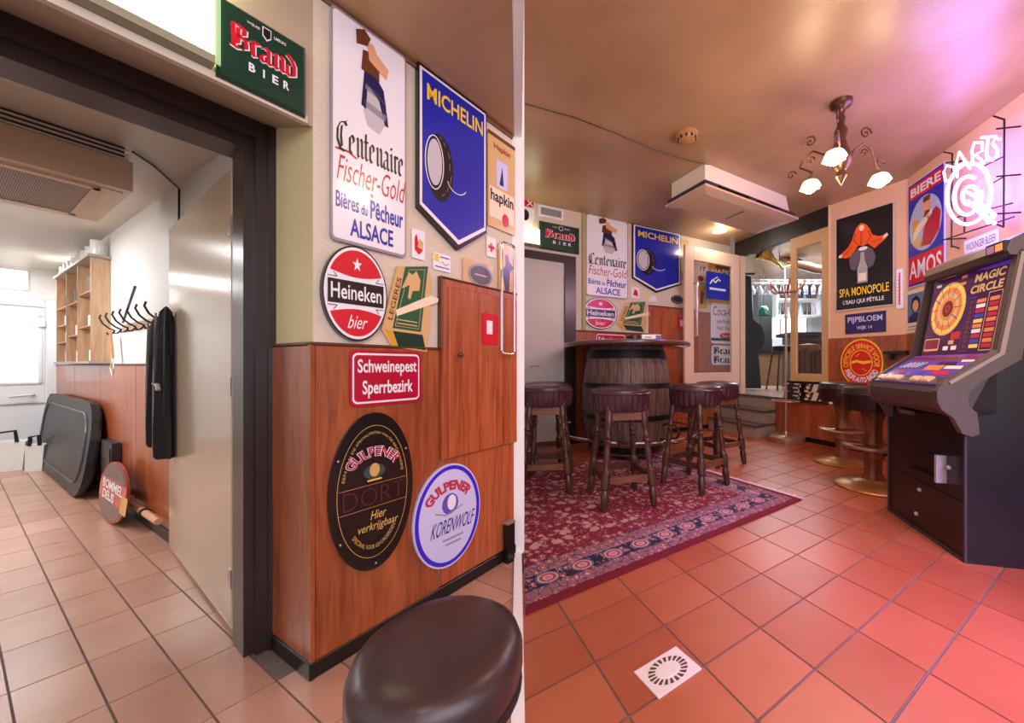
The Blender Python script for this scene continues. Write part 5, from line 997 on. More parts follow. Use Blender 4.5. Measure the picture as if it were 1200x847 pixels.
# rug frame: x along the long side away from the near corner, y across (made square to x)
rx_ = -rA.normalized(); ry_ = V((-rx_.y, rx_.x)) * -1.0
if ry_.dot(rB) < 0: ry_ = -ry_
Mr = Matrix(((rx_.x, ry_.x, 0, RUGQ.x), (rx_.y, ry_.y, 0, RUGQ.y), (0, 0, 1, 0), (0, 0, 0, 1)))
rp = [RUGQ, RUGQ + rx_ * 2.9, RUGQ + rx_ * 2.9 + ry_ * 1.75, RUGQ + ry_ * 1.75]; rp = clip(rp, lambda p: ray_side(p, 0.03))
loc = [((p - RUGQ).dot(rx_), (p - RUGQ).dot(ry_)) for p in rp]
rug = MB().prism(loc, 0.0005, 0.010).build('persian_rug', rug_material(), None, Mr); tag(rug, 'red and navy floral rug with fringe under the barrel table', 'rug')
fr = MB()
for i in range(230):
    y = 0.005 + 1.74 * i / 230; l = random.uniform(.05, .08); w_ = .0050; dxx = random.uniform(-.006, .006)
    fr.add([(0, y, .007), (0, y + w_, .007), (-l, y + w_ + dxx, .002), (-l, y + dxx, .002), (0, y, .003), (0, y + w_, .003), (-l, y + w_ + dxx, .0005), (-l, y + dxx, .0005)], [(0, 1, 2, 3), (7, 6, 5, 4), (0, 3, 7, 4), (1, 5, 6, 2), (2, 6, 7, 3)])
f_ = fr.build('fringe', mat('fringe_wool', (230, 210, 204), 0.9), rug); f_['kind'] = 'stuff'
pts = [flr(*p) for p in ((743.4, 787.6), (791.8, 759.3), (822.5, 783.5), (771.8, 820.7))]; c = sum(pts, V((0, 0))) / 4
ea = ((pts[1] - pts[0]) + (pts[2] - pts[3])) / 2; eb = ((pts[0] - pts[3]) + (pts[1] - pts[2])) / 2
dr = MB().prism([tuple((ea * u + eb * v) * .5) for u, v in ((-1, -1), (1, -1), (1, 1), (-1, 1))], 0.0005, 0.005).build('floor_drain', mat('drain_white', (236, 224, 214), 0.4, noise=0.06, scale=30), None, T((c.x, c.y, 0))); tag(dr, 'square white floor drain with ring of slots', 'drain')
m_slot = mat('drain_slot', (86, 66, 44), 0.7)
for i in range(20):
    a = 2 * PI * i / 20; P = []
    for r_, da_ in ((.52, -.085), (.80, -.10), (.80, .09), (.52, .06)): P.append(tuple(ea * (r_ * .5 * math.cos(a + da_)) + eb * (r_ * .5 * math.sin(a + da_))))
    MB().prism(P, 0.005, 0.0058).build('slot', m_slot, dr)
MB().prism([tuple(ea * (.42 * .5 * math.cos(2 * PI * i / 24)) + eb * (.42 * .5 * math.sin(2 * PI * i / 24))) for i in range(24)], 0.005, 0.0068).build('cap', MATS['drain_white'], dr)

# ================================================================== barrel table
BX, BY = 0.425, 4.10
bt = empty('barrel_table', (BX, BY, 0)); tag(bt, 'old wooden barrel made into a high round table', 'table')
m_stave = wood('barrel_oak', (70, 50, 46), (128, 98, 86), (10, 10, 0.8), 0.5, 5)
m_hoop = mat('black_hoop', (34, 28, 32), 0.4, 0.5)
def br(z): t = (z - 0.63) / 0.57; return 0.50 - 0.085 * t * t
NS = 22; zs_ = [0.06 + 1.14 * i / 10 for i in range(11)]
sm = MB(); g_ = 0.012; a_ = PI / NS - 0.006
for z in zs_:
    for an in (-a_, 0, a_):
        for r_ in (br(z), br(z) - 0.03): sm.v.append((r_ * math.cos(an), r_ * math.sin(an), z))
for i in range(10):
    b0, b1 = i * 6, (i + 1) * 6
    for k in range(2): sm.f += [(b0 + 2 * k, b0 + 2 * k + 2, b1 + 2 * k + 2, b1 + 2 * k), (b0 + 2 * k + 1, b1 + 2 * k + 1, b1 + 2 * k + 3, b0 + 2 * k + 3)]
    sm.f += [(b0, b1, b1 + 1, b0 + 1), (b0 + 4, b0 + 5, b1 + 5, b1 + 4)]
sm.f += [(0, 1, 3, 2), (2, 3, 5, 4)]; e_n = len(zs_) * 6 - 6; sm.f += [(e_n, e_n + 2, e_n + 3, e_n + 1), (e_n + 2, e_n + 4, e_n + 5, e_n + 3)]
sme = sm.mesh('stave'); sme.materials.append(m_stave)
for i in range(NS): link('stave', sme, bt, R(2 * PI * i / NS, 'Z'))
for z0, z1 in ((1.075, 1.165), (.765, .815), (.43, .48), (.085, .155)):
    MB().lathe([(br(z0) + .002, z0), (br(z0) + .012, z0), (br(z1) + .012, z1), (br(z1) + .002, z1)], 44).build('hoop', m_hoop, bt, smooth=True)
MB().lathe([(0.0001, .10), (.40, .10), (.40, .14), (0.0001, .14)], 30).build('barrel_head', m_stave, bt)
m_ttop = mat('dark_mahogany', (84, 46, 46), 0.18, noise=0.15, scale=6, coat=0.6)
MB().lathe([(0.0001, 1.20), (.69, 1.20), (.71, 1.212), (.715, 1.228), (.71, 1.244), (.69, 1.252), (0.0001, 1.254)], 64).build('table_top', m_ttop, bt, smooth=True)
FR = 0.80; MB().tube([(FR * math.cos(2 * PI * i / 48), FR * math.sin(2 * PI * i / 48), 0.28) for i in range(48)], .017, 8, True).build('foot_ring', MATS['chrome'], bt, smooth=True)
for a in (-2.2, -0.75, 0.75, 2.2):
    def RP(r, z): return (r * math.cos(a), r * math.sin(a), z)
    MB().tube([RP(.46, .36), RP(.56, .40), RP(.64, .38), RP(.68, .31), RP(.64, .25), RP(.58, .25), RP(.56, .30), RP(.60, .33)], .012, 6).build('bracket', m_iron, bt, smooth=True)
    MB().tube([RP(.44, .22), RP(.62, .20), RP(FR, .28)], .012, 6).build('bracket', m_iron, bt, smooth=True)
ash = MB().lathe([(.06, 0), (.075, .005), (.075, .04), (.06, .04), (.055, .015), (0.0001, .015)], 20).build('ashtray', m_base, None, T((BX + .03, BY - .50, 1.2545)), True); tag(ash, 'round black ashtray on the barrel table', 'ashtray')
for k_ in range(3): MB().box(.056, .078, -.01, .01, .030, .041, R(2.1 * k_, 'Z')).build('rest', m_iron, ash)
bxm = MB().box(-.10, .10, -.03, .03, 0, .06).build('carton', mat('white_carton', (236, 236, 240), 0.5), None, T((BX + .21, BY - .42, 1.2545)) @ R(0.1, 'Z')); tag(bxm, 'small white and blue carton on the barrel table', 'carton'); MB().box(.045, .098, -.0308, -.030, .008, .052).build('blue_print', e_blue, bxm); MB().box(-.07, .0, -.0308, -.030, .02, .04).build('grey_print', e_grey, bxm)

# ================================================================== bar stools
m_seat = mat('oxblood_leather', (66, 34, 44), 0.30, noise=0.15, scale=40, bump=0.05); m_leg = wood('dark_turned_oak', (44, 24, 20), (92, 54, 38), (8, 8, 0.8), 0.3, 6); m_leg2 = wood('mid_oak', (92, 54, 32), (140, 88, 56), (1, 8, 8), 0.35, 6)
def bar_stool():
    o = empty('bar_stool')
    se = MB().lathe([(0.0001, .775), (.195, .775), (.209, .785), (.212, .80), (.207, .815), (.18, .828), (.11, .836), (0.0001, .839)], 56).build('seat', m_seat, o, smooth=True)
    MB().lathe([(.188, .665), (.198, .68), (.207, .74), (.209, .785), (.20, .79)], 112, flute=lambda an, z: 1 + 0.030 * math.cos(28 * an) * (1 if z < .78 else 0)).build('pleated_skirt', m_seat, se, smooth=True)
    MB().lathe([(.211, .782), (.2155, .787), (.2155, .793), (.211, .798)], 48).build('piping', m_seat, se, smooth=True)
    prof = [(.020, 0), (.026, .03), (.029, .10), (.022, .135), (.020, .14), (.031, .15), (.033, .205), (.031, .255), (.021, .265), (.018, .30), (.024, .34), (.022, .40), (.017, .44), (.026, .455), (.017, .47), (.025, .485), (.016, .50), (.020, .55), (.028, .585), (.026, .60), (.026, .67)]
    tops, bots = [], []
    for sx, sy in ((-1, -1), (1, -1), (1, 1), (-1, 1)):
        b_, t_ = V((sx * .185, sy * .185, 0.0015)), V((sx * .125, sy * .125, .68)); L_ = (t_ - b_).length
        MB().lathe([(r_, z * L_ / .67) for r_, z in prof], 12, align(b_, t_)).build('leg', m_leg, o, smooth=True); bots.append(b_); tops.append(t_)
    for i in range(4):
        p, q = bots[i], bots[(i + 1) % 4]; p2, q2 = p.lerp(tops[i], .30), q.lerp(tops[(i + 1) % 4], .30)
        d = (q2 - p2).normalized(); n = V((-d.y, d.x, 0)) * .012; p2 += d * .02; q2 -= d * .02; u_ = V((0, 0, .022))
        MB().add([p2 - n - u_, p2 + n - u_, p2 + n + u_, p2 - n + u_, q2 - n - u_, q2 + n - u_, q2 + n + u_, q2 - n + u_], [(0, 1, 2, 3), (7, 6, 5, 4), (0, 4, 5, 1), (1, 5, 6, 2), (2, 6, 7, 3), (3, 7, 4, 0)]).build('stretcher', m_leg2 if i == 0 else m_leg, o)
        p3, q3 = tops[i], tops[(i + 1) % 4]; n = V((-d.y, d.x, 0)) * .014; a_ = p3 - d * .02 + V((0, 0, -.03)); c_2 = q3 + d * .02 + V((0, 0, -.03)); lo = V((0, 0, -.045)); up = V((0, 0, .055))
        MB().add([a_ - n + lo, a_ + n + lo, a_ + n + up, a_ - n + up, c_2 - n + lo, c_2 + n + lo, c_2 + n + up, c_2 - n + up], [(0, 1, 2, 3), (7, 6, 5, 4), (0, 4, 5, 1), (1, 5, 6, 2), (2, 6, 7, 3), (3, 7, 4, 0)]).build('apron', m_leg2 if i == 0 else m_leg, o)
    return o
proto = bar_stool()
for i, (x, y, a, zb, lab) in enumerate(((0.235, 2.64, 14, .010, 'pleated leather bar stool standing alone in front of the barrel'), (-0.345, 2.93, 4, .010, 'pleated leather bar stool next to the white post, nearer one'),
        (-0.40, 3.42, 20, .010, 'pleated leather bar stool next to the white post, partly hidden one'), (0.885, 2.99, 40, .010, 'pleated leather bar stool at the side of the barrel toward the rug corner'), (1.33, 3.72, 28, .0, 'pleated leather bar stool nearest the stone steps'))):
    s_ = proto if i == 0 else copy_tree(proto)
    s_.matrix_local = T((x, y, zb)) @ R(math.radians(a), 'Z'); tag(s_, lab, 'stool', 'turned-leg bar stools around the barrel')
m_brass = mat('worn_brass', (176, 120, 62), 0.32, 0.6, noise=0.2, scale=20); m_blseat = mat('black_leather', (40, 28, 28), 0.32, noise=0.15, scale=40)
def pedestal(x, y, lab):
    o = empty('pedestal_stool', (x, y, 0)); tag(o, lab, 'stool', 'pedestal stools along the panelling')
    se = MB().lathe([(0.0001, .63), (.19, .63), (.20, .65), (.213, .75), (.213, .79), (.20, .815), (.15, .828), (0.0001, .832)], 96, flute=lambda an, z: 1 + 0.015 * math.cos(26 * an) * (1 if z < .76 else 0)).build('seat', m_blseat, o, smooth=True)
    MB().lathe([(.215, .755), (.219, .76), (.219, .767), (.215, .772)], 48).build('piping', m_blseat, se, smooth=True)
    MB().lathe([(.085, .06), (.075, .09), (.06, .12), (.062, .22), (.075, .25), (.06, .28), (.058, .33), (.075, .36), (.062, .40), (.058, .48), (.07, .55), (.085, .60), (.085, .63)], 24).build('column', wood('column_wood', (92, 48, 28), (146, 88, 52), (6, 6, .8), 0.3, 6), o, smooth=True)
    MB().tube([(.20 * math.cos(2 * PI * i / 36), .20 * math.sin(2 * PI * i / 36), .335) for i in range(36)], .016, 8, True).build('foot_ring', mat('dull_metal', (160, 130, 112), 0.3, 0.7), o, smooth=True)
    for k in range(3): a = k * 2.094 + .4; MB().tube([(.06 * math.cos(a), .06 * math.sin(a), .335), (.20 * math.cos(a), .20 * math.sin(a), .335)], .011, 6).build('spoke', MATS['dull_metal'], o)
    MB().lathe([(.275, 0), (.278, .012), (.26, .026), (.16, .045), (.09, .06), (.075, .075)], 48).build('base', m_brass, o, smooth=True)
pedestal(2.62, 3.70, 'black seated pedestal stool on a brass base in front of the radio sign'); pedestal(2.34, 2.95, 'black seated pedestal stool half hidden behind the gaming machine')
# coat stand
cs = empty('coat_stand', (2.607, 4.74, 0)); tag(cs, 'metal coat stand with round base beside the steps', 'coat stand'); m_nick = mat('warm_nickel', (198, 176, 150), 0.25, 0.75)
MB().lathe([(.215, 0), (.225, .02), (.225, .07), (.20, .09), (.10, .10), (.03, .11), (.025, .13)], 40).build('base', m_nick, cs, smooth=True); MB().lathe([(.017, .11), (.017, 2.0), (.022, 2.02), (.02, 2.06), (0.0001, 2.08)], 14).build('pole', m_nick, cs, smooth=True)
MB().tube([(.16 * math.cos(2 * PI * i / 28), .16 * math.sin(2 * PI * i / 28), .53) for i in range(28)], .009, 6, True).build('umbrella_ring', m_nick, cs, smooth=True); MB().tube([(-.16, 0, .53), (.16, 0, .53)], .007, 6).build('ring_bar', m_nick, cs)
for k in range(6):
    a = k * PI / 3 + .2
    MB().tube([(.015 * math.cos(a), .015 * math.sin(a), 1.96), (.14 * math.cos(a), .14 * math.sin(a), 1.97), (.22 * math.cos(a), .22 * math.sin(a), 2.05), (.23 * math.cos(a), .23 * math.sin(a), 2.10)], .011, 6).build('hook', mat('copper_hook', (190, 124, 86), 0.3, 0.5), cs, smooth=True)

# ================================================================== gaming machine
MA = Wall((2.07, 2.47), (1.909, 1.81)); gm = empty('gaming_machine', M=MA.M()); tag(gm, 'black upright gaming machine with purple panels and a fruit wheel', 'gaming machine')
SZ = Matrix(((0, 0, 1, 0), (0, 1, 0, 0), (1, 0, 0, 0), (0, 0, 0, 1))); GW = MA.L
m_gbl = mat('machine_black', (26, 22, 28), 0.30, noise=0.1, scale=50); m_gtr = mat('machine_grey_brown', (92, 80, 74), 0.32, noise=0.05, scale=30)
def sp3(name, poly, x0, x1, m, par=gm, smooth=False): return MB().prism(poly, x0, x1, SZ).build(name, m, par, smooth=smooth)
UX, CX = .10, .055
bd = sp3('cabinet', [(-.52, 0), (0, 0), (.005, .72), (-.02, .78), (-.52, .78)], 0.0, GW, m_gbl); sp3('upper_cabinet', [(-.52, .78), (-.02, .78), (-.13, 1.03), (-.21, 1.54), (-.52, 1.58)], UX, GW, m_gbl)
for x in (.004, GW - .004): MB().box(x - .006, x + .006, .0, .72, 0, .010).build('edge_strip', mat('scuffed_edge', (66, 60, 62), 0.4), bd)
MB().box(0, GW, 0, .018, 0, .010).build('kick_strip', MATS['scuffed_edge'], bd)
MB().box(.0, GW, .30, .302, .004, .007).build('door_seam', m_base, bd)
sp3('console', [(-.12, .76), (.0, .73), (.07, .745), (.115, .775), (.135, .82), (.135, .86), (.115, .895), (-.125, 1.055)], CX, GW + .0, mat('console_grey', (78, 66, 66), 0.3), gm)
cheek = [(.0, .645), (.04, .66), (.075, .735), (.125, .775), (.145, .82), (.145, .87), (.122, .91), (-.10, 1.075), (-.185, 1.56), (-.27, 1.565), (-.195, 1.03), (-.03, .915), (.015, .86), (.015, .80), (-.02, .765), (-.03, .66)]
for x0, x1 in ((CX - .012, CX), (GW, GW + .035)): sp3('side_trim', cheek, x0, x1, m_gtr)
sp3('side_bead', [(.10, .918), (-.105, 1.062), (-.19, 1.55), (-.205, 1.55), (-.125, 1.055), (.09, .905)], GW + .035, GW + .042, mat('trim_highlight', (160, 142, 128), 0.3))
sp3('visor', [(-.19, 1.535), (-.15, 1.54), (-.135, 1.57), (-.155, 1.615), (-.23, 1.655), (-.52, 1.66), (-.52, 1.58), (-.21, 1.57)], UX + .01, GW + .035, m_gtr)
MB().box(GW - .075, GW + .032, 1.556, 1.612, -.17, -.128).build('top_display', m_gbl, gm); MB().box(GW - .066, GW - .025, 1.566, 1.602, -.128, -.126).build('display_light', mat('display_mauve', (150, 110, 140), 0.3, emit=.5), gm); MB().box(GW - .016, GW + .024, 1.566, 1.602, -.128, -.126).build('display_light', mat('display_orange', (216, 150, 90), 0.3, emit=.6), gm)
# glass panels as slanted frames
def slant(z0, y0, z1, y1): d = V((0, y1 - y0, z1 - z0)); L_ = d.length; d.normalize(); n = V((1, 0, 0)).cross(d); return Matrix(((1, 0, n.x, 0), (0, d.y, n.y, y0), (0, d.z, n.z, z0), (0, 0, 0, 1))), L_
g_ = lambda n, r, g, b, e=.35: mat(n, (r, g, b), 0.25, emit=e, coat=.3)
p_pur = g_('panel_purple', 66, 22, 70); p_vio = g_('panel_violet', 96, 62, 176, .3); p_yel = g_('panel_yellow', 240, 206, 96); p_or = g_('panel_orange', 222, 130, 70); p_red = g_('panel_red', 190, 40, 56); p_tan = g_('panel_tan', 214, 176, 120); p_blu = g_('panel_blue', 60, 70, 170); p_whi = g_('panel_white', 236, 226, 220); p_brn = g_('panel_brown', 92, 56, 40); p_grn = g_('panel_green', 70, 130, 96); p_mar = g_('panel_maroon', 128, 26, 60)
Ms, PL = slant(-.128, 1.06, -.205, 1.535)
Ms = Ms @ T((UX, 0, 0)) @ Matrix.Diagonal(((GW - UX) / GW, 1, 1, 1))
up = MB().box(.015, GW - .012, .0, PL, 0, .006).build('upper_panel', p_pur, gm, Ms); _TH[up.name] = .006; w, h = GW, PL
wc = (.30 * w, .585 * h); wr, wz = .235 * w, .335 * h
for k, (f_r, m_) in enumerate(((1, p_tan), (.93, p_yel), (.80, p_or), (.62, p_tan), (.44, p_or), (.30, p_brn), (.15, p_red), (.07, p_brn))): wq = patch(up, 'wheel_ring', ell(wc[0] + .01 * k * .2, wc[1], wr * f_r, wz * f_r), m_, k + 1)
for i in range(12):
    a = 2 * PI * i / 12; stroke(up, 'wheel_spoke', [(wc[0] + wr * .5 * math.cos(a), wc[1] + wz * .5 * math.sin(a)), (wc[0] + wr * .9 * math.cos(a), wc[1] + wz * .9 * math.sin(a))], .006, (p_red, p_grn, p_blu)[i % 3], 9)
text(up, 'MAGIC', .60 * w, .83 * h, .93 * w, .93 * h, p_brn, 1, .06, .1); text(up, 'MAGIC', .60 * w, .835 * h, .93 * w, .93 * h, p_tan, 2, .03, .1); text(up, 'CIRCLE', .57 * w, .70 * h, .93 * w, .80 * h, p_brn, 1, .06, .1); text(up, 'CIRCLE', .57 * w, .705 * h, .93 * w, .80 * h, p_tan, 2, .03, .1)
for r_ in range(10):
    y0 = (.07 + .057 * r_) * h; y1 = y0 + .042 * h
    patch(up, 'lamp_cell', rect(.585 * w, y0, .635 * w, y1), p_brn, 1); patch(up, 'lamp_cell', rect(.675 * w, y0, .775 * w, y1), (p_yel, p_blu, p_red, p_whi, p_or)[r_ % 5], 1); patch(up, 'lamp_cell', rect(.82 * w, y0, .92 * w, y1), (p_red, p_or)[r_ % 2], 1)
stroke(up, 'column_frame', rect(.565 * w, .04 * h, .655 * w, .66 * h), .004, p_vio, 1, True); stroke(up, 'column_frame', rect(.80 * w, .04 * h, .94 * w, .68 * h), .004, p_tan, 1, True)
patch(up, 'red_window', rrect(.05 * w, .06 * h, .27 * w, .22 * h, .01), p_tan, 1); patch(up, 'red_window', rrect(.058 * w, .085 * h, .262 * w, .208 * h, .01), p_mar, 2); patch(up, 'red_window', rrect(.42 * w, .19 * h, .54 * w, .28 * h, .008), p_red, 1)
for x, y in ((.34, .06), (.45, .06), (.40, .13)): patch(up, 'lamp_cell', rrect(x * w, y * h, (x + .07) * w, (y + .05) * h, .005), p_tan if y > .1 else p_whi, 1)
for x, y in ((.07, .90), (.42, .93), (.42, .85)): patch(up, 'lamp_cell', rrect(x * w, y * h, (x + .07) * w, (y + .035) * h, .004), p_whi if x < .1 else p_or, 1)
patch(up, 'mauve_flash', sc_poly(w, h, [(.60, .985), (.70, .955), (.97, .94), (.97, .99)]), p_vio, 1)
Mc, CL = slant(.118, .897, -.122, 1.056)
Mc = Mc @ T((CX, 0, 0)) @ Matrix.Diagonal(((GW - CX) / GW, 1, 1, 1))
cp = MB().box(.012, GW - .012, .0, CL, 0, .006).build('console_panel', p_vio, gm, Mc); _TH[cp.name] = .006; w, h = GW, CL
patch(cp, 'button_deck', rect(.02 * w, .0, .98 * w, .24 * h), MATS['console_grey'], 1)
for k, (x0, x1, y0, y1, m_) in enumerate(((.05, .95, .82, .93, p_mar), (.08, .45, .50, .74, p_blu), (.50, .72, .45, .62, p_or), (.58, .80, .62, .74, p_pur), (.74, .94, .50, .60, p_whi), (.45, .60, .28, .40, p_blu), (.10, .35, .30, .40, p_mar), (.70, .92, .30, .42, p_red), (.80, .94, .74, .80, p_whi))): patch(cp, 'print_patch', sc_poly(w, h, [(x0, y0), (x1, y0), (x1 - .03, y1), (x0 - .02, y1)]), m_, 1 + k % 2)
[stroke(cp, 'print_stroke', [((.12 + .06 * k_) * w, .52 * h), ((.17 + .06 * k_) * w, .70 * h)], .012, (p_yel, p_whi)[k_ % 2], 4) for k_ in range(5)]
for i, x in enumerate((.06, .20, .32, .60, .75)):
    bb = MB().cbox(x * w, (x + .105) * w, .05 * h, .185 * h, .006, .022, .005).build('push_button', mat('button_cream', (226, 176, 150), .3, emit=.25), gm, Mc)
# coin tray, locks
ty = empty('tray_frame'); bpy.data.objects.remove(ty)
MB().box(.27, .53, .38, .50, .004, .012).build('tray_recess', m_base, gm); MB().box(.53, .545, .36, .51, .0, .05).build('tray_side', m_alu, gm); MB().box(.27, .54, .36, .38, .0, .045).build('tray_lip', m_gbl, gm)
for x, y in ((.575, .455), (.335, .255), (.305, .10)): MB().lathe([(.012, 0), (.012, .008), (.008, .012), (0.0001, .012)], 12, T((x, y, .006))).build('lock', m_alu, gm, smooth=True)
MB().tube([(.18, .735, .03), (.25, .715, .06), (.36, .715, .06)], .014, 8).build('coin_chute', m_gtr, gm, smooth=True)

# ================================================================== along the panelling
q0 = SPA.hit(1044, 413); ws = MB().box(q0[0] - .02, SPA.L + .02, q0[1] - .02, q0[1] + .012, .012, .15).build('wall_shelf', m_base, None, SPA.M()); tag(ws, 'narrow black wall shelf behind the gaming machine', 'shelf'); MB().box(q0[0] + .02, q0[0] + .04, q0[1] - .08, q0[1] - .02, .012, .12).build('bracket', m_iron, ws)
b, w, h = card('leaflet', 'white leaflet on the panelling behind the first pedestal stool', ((972, 464), (984, 466), (984, 474), (972, 473)), e_white, .0135, wall=SPA); stroke(b, 'print', [(.1 * w, .6 * h), (.9 * w, .6 * h)], .1 * h, e_grey)
b, w, h = card('leaflet', 'tilted white leaflet on the panelling between the pedestal stools', ((1012, 476), (1036, 480), (1036, 486), (1012, 482)), e_white, .0135, wall=SPA); stroke(b, 'print', [(.1 * w, .6 * h), (.9 * w, .6 * h)], .1 * h, e_grey)
def print_mat():
    m = bpy.data.materials.new('newsprint'); m.use_nodes = True; N, L = nt(m); b_ = N['Principled BSDF']; tc = N.new('ShaderNodeTexCoord'); v = N.new('ShaderNodeTexVoronoi'); v.inputs['Scale'].default_value = 26; cr = N.new('ShaderNodeValToRGB'); cr.color_ramp.interpolation = 'CONSTANT'; cr.color_ramp.elements[0].color = rgb(226, 214, 190); cr.color_ramp.elements[1].color = rgb(44, 40, 38); cr.color_ramp.elements[1].position = .42
    L.new(tc.outputs['Object'], v.inputs['Vector']); L.new(v.outputs['Color'], cr.inputs['Fac']); L.new(cr.outputs['Color'], b_.inputs['Base Color']); b_.inputs['Roughness'].default_value = .7; return m
m_news = print_mat()
for i in range(4):
    o_ = MB().box(-.27, .27, 0, .05, -.10, .08).build('newspaper_bundle', m_news, None, LOW.M(.44 + .02 * (i % 2), .552 + .052 * i, -.0)); tag(o_, ('bottom', 'second', 'third', 'top')[i] + ' bundle of newspapers in the stack on the low ledge', 'newspapers', 'newspaper bundles on the ledge')
    MB().box(-.03, .03, -.001, .051, -.102, .082).build('binding_strip', e_black, o_)
tr = MB().box(-.22, .24, 0, .02, -.09, .07).build('black_tray', m_base, None, LOW.M(.45, .761, 0)); tag(tr, 'flat black tray on top of the newspaper stack', 'tray'); MB().box(-.22, .24, .02, .03, .06, .07).build('rim', m_base, tr)

ORD = ('first', 'second', 'third', 'fourth', 'fifth', 'sixth', 'seventh', 'eighth', 'ninth', 'tenth', 'eleventh', 'twelfth', 'thirteenth')
# ================================================================== bar room beyond the steps
def at(px, py, Y): return V(((px - PXC) / FPX * Y, Y, EYE + (HOR - py) / FPX * Y))
m_dk = mat('bar_black', (24, 22, 24), 0.5); m_bark = mat('bar_counter_wood', (70, 52, 46), 0.3)
Yc = 6.5; cur = [at(x, y, Yc) for x, y in ((872, 322), (880, 324), (882.5, 374), (892, 382), (896, 392), (895, 404), (888.4, 411.7), (891, 440), (892, 455), (871, 455))]
cu_ = MB().prism([(p.x - cur[0].x, max(p.z, ZS + .005)) for p in cur], 0, .25, Matrix(((1, 0, 0, cur[0].x), (0, 0, 1, Yc), (0, 1, 0, 0), (0, 0, 0, 1)))).build('black_curtain', m_dk); tag(cu_, 'black curtain bulging out just inside the bar entrance', 'curtain')
ph_ = [(p.x, p.z) for p in cur]
MB().tube([(cur[0].x - .03, Yc + .12, cur[0].z + .05), (cur[1].x + .12, Yc + .12, cur[0].z + .05)], .02, 8).build('curtain_rod', m_iron, cu_)
gl_ = at(895, 364, 7.4); o_ = empty('green_lamp', (gl_.x, gl_.y, gl_.z)); tag(o_, 'green shaded pendant lamp in the bar', 'lamp'); MB().lathe([(.12, -.10), (.10, .02), (.05, .09), (.02, .10)], 20).build('shade', mat('green_glass', (16, 92, 70), 0.2, emit=.15), o_, smooth=True); MB().tube([(0, 0, .1), (0, 0, ZR - gl_.z)], .006, 6).build('cord', m_base, o_); MB().ball((0, 0, -.05), .04).build('bulb', mat('bulb_warm', (255, 240, 210), .3, emit=4), o_)
cb_ = empty('bar_counter', (0, 0, 0)); tag(cb_, 'dark bar counter with a projecting top', 'bar counter')
p0, p1 = at(928, 392, 6.9), at(1010, 392, 6.9)
MB().box(p0.x, p1.x + .3, 6.9, 7.25, ZS, 1.56).build('front', m_bark, cb_); MB().box(p0.x - .08, p1.x + .3, 6.78, 7.35, 1.56, 1.63).build('top', m_dk, cb_)
for i in range(5): xx = p0.x + .15 + .3 * i; MB().box(xx, xx + .22, 6.885, 6.9, ZS + .12, 1.45).build('panel', m_cap, cb_)
c2 = MB().box(3.55, 4.35, 8.0, 8.5, ZS, 1.28).build('side_counter', mat('counter_brown', (140, 104, 74), .4)); tag(c2, 'light brown side counter at the back of the bar', 'counter'); MB().box(3.5, 4.4, 7.95, 8.55, 1.28, 1.33).build('top', m_dk, c2)
wn = MB().box(at(901, 0, 9.3).x, at(948, 0, 9.3).x, 9.40, 9.499, at(0, 396, 9.3).z, at(0, 369, 9.3).z).build('back_bar_light', mat('back_light', (236, 244, 255), .4, emit=2.6)); tag(wn, 'bright lit panel behind the bar', 'light panel')
for i in range(4): x_ = at(901, 0, 9.3).x + (at(948, 0, 9.3).x - at(901, 0, 9.3).x) * i / 3; MB().box(x_ - .02, x_ + .02, 9.38, 9.40, at(0, 396, 9.3).z, at(0, 369, 9.3).z).build('bar', m_alu, wn)
sh_ = empty('bottle_shelf', (0, 0, 0)); tag(sh_, 'white bottle shelf above the lit panel in the bar', 'shelf'); x0, x1 = at(910, 0, 9.0).x, at(960, 0, 9.0).x
for yy in (369, 350): zz = at(0, yy, 9.0).z; MB().box(x0, x1, 8.95, 9.3, zz - .04, zz).build('board', m_white, sh_)
for xx in (x0, x1): MB().box(xx - .02, xx + .02, 8.95, 9.3, at(0, 371, 9).z, at(0, 338, 9).z).build('side', m_white, sh_)
bc = ((40, 60, 40), (70, 40, 24), (190, 190, 200), (40, 44, 60), (150, 100, 50), (196, 204, 210)); bcn = ('dark green', 'brown', 'clear', 'blue-black', 'amber', 'pale')
for r_, yy in enumerate((369, 350)):
    for i in range(9):
        xx = x0 + .08 + (x1 - x0 - .16) * i / 8; zz = at(0, yy, 9.0).z; k_ = (i + 2 * r_) % 6
        b_ = MB().lathe([(.032, 0), (.036, .01), (.036, .17), (.014, .23), (.013, .29), (.016, .30), (0.0001, .30)], 12, T((xx, 9.08, zz + .001))).build('bottle', mat('bottle_' + bcn[k_].replace(' ', '_').replace('-', '_'), bc[k_], .15), None, None, True); tag(b_, 'small %s bottle, %s from the curtain on the %s shelf board' % (bcn[k_], ORD[i], ('lower', 'upper')[r_]), 'bottle', 'bottles on the bar shelf')
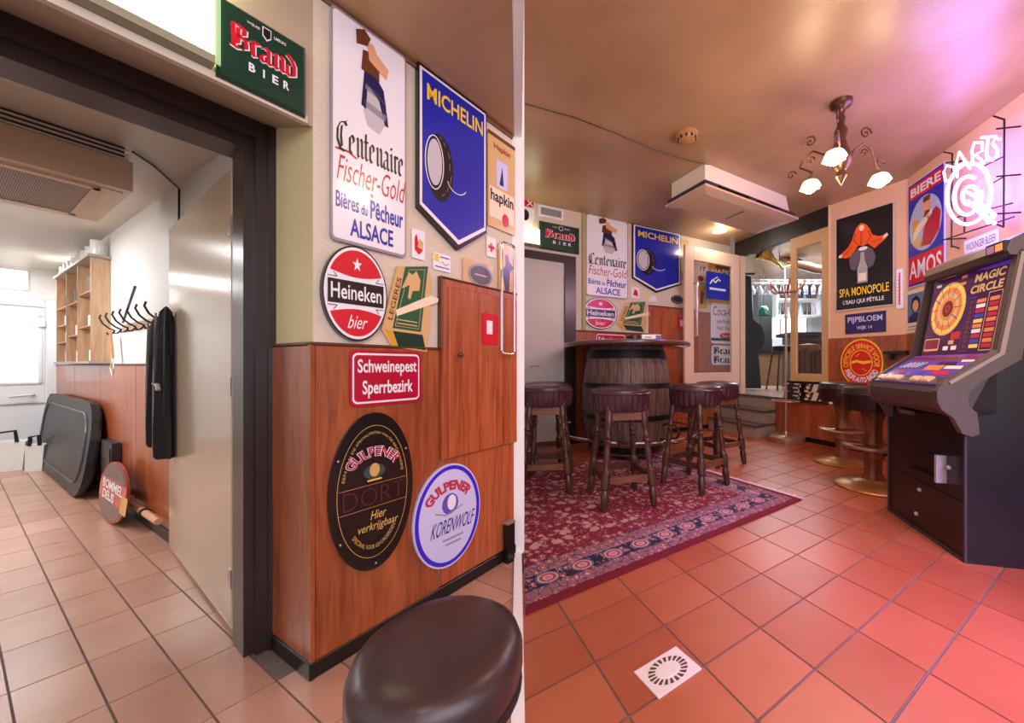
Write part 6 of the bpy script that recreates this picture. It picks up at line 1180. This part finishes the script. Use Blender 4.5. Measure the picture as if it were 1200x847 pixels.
# hanging glasses
gr_ = empty('glass_rack', (0, 0, 0)); tag(gr_, 'overhead rack with hanging glasses in the bar', 'rack'); r0, r1 = at(872, 0, 7.0), at(985, 0, 7.0)
for k_ in range(4): MB().tube([(r0.x, 6.82 + (0, .08, .24, .32)[k_], 2.62), (r1.x, 6.82 + (0, .08, .24, .32)[k_], 2.62)], .012, 6).build('rail', m_alu, gr_)
for k_ in range(3): MB().tube([(r0.x + .8 * k_, 7.0, 2.62), (r0.x + .8 * k_, 7.0, ZR)], .012, 6).build('hanger', m_alu, gr_)
gme = MB().lathe([(.05, 0), (.05, -.006), (.006, -.012), (.005, -.10), (.03, -.13), (.042, -.18), (.036, -.24), (.034, -.24), (.038, -.18), (0.0001, -.14)], 14).mesh('glass', True); gme.materials.append(mat('glassware', (205, 215, 225), .08, trans=.0, metal=.25))
for r_ in range(2):
    for i in range(13):
        o_ = link('wine_glass', gme, None, T((r0.x + .08 + (r1.x - r0.x - .1) * i / 12, 6.86 + .24 * r_, 2.639))); tag(o_, 'wine glass hanging %s from the black curtain in the %s row of the overhead rack' % (ORD[i], ('front', 'rear')[r_]), 'glass', 'hanging wine glasses')
hn = empty('brass_horn', (0, 0, 0)); tag(hn, 'large brass horn hanging under the bar ceiling', 'brass horn'); a_, b2 = at(893, 294, 6.3), at(912, 309, 6.3); MB().lathe([(.03, 0), (.045, .12), (.09, .25), (.15, .33), (.17, .36), (.16, .36), (.05, .14), (0.0001, .1)], 24, align(b2, a_)).build('bell', mat('polished_brass', (214, 170, 84), .15, .9), hn, smooth=True); MB().tube([b2, b2 + V((.12, .1, -.05)), b2 + V((.3, .2, .02)), b2 + V((.5, .3, .0))], .025, 8).build('pipe', MATS['polished_brass'], hn, smooth=True); MB().tube([b2 + V((.02, 0, 0)), (b2.x + .02, b2.y, ZR)], .006, 6).build('hanger', m_iron, hn)
gd = at(935, 308, 6.6); g_b = MB().tube([at(915, 302, 6.6), at(935, 309, 6.6), at(955, 315, 6.6), at(985, 318, 6.6)], [.06, .09, .08, .07], 10).build('ceiling_duct', mat('duct_bronze', (150, 112, 84), .25, .6), None, None, True); tag(g_b, 'bronze duct slung under the bar ceiling', 'duct'); MB().tube([at(935, 309, 6.6), (at(935, 309, 6.6).x, 6.6, ZR)], .008, 6).build('hanger', m_iron, g_b)
def far_stool(px, Y, lab, seat_m):
    p = at(px, 400, Y); o = empty('high_stool', (p.x, Y, ZS)); tag(o, lab, 'stool'); MB().lathe([(0.0001, .70), (.17, .70), (.19, .74), (.18, .80), (0.0001, .83)], 20).build('seat', seat_m, o, smooth=True)
    for sx in (-1, 1):
        for sy in (-1, 1): MB().tube([(sx * .12, sy * .12, .71), (sx * .20, sy * .20, 0.002)], .016, 6).build('leg', m_leg, o)
    for sx in (-1, 1): MB().tube([(sx * .18, -.18, .25), (sx * .18, .18, .25)], .01, 6).build('rung', m_leg, o)
far_stool(917, 6.6, 'black high stool at the end of the bar', m_dk); far_stool(947, 6.2, 'brown leather high stool behind the glazed door', mat('brown_leather', (128, 80, 56), .35))
fr_ = MB().box(at(889, 0, 8.6).x, at(905, 0, 8.6).x, 8.6, 8.9, ZS, at(0, 340, 8.6).z).build('tall_cabinet', mat('cabinet_dark', (60, 58, 62), .4)); tag(fr_, 'dark tall cabinet at the back of the bar', 'cabinet'); MB().box(at(890, 0, 8.6).x, at(904, 0, 8.6).x, 8.58, 8.6, ZS + .2, at(0, 346, 8.6).z).build('door', m_dk, fr_)
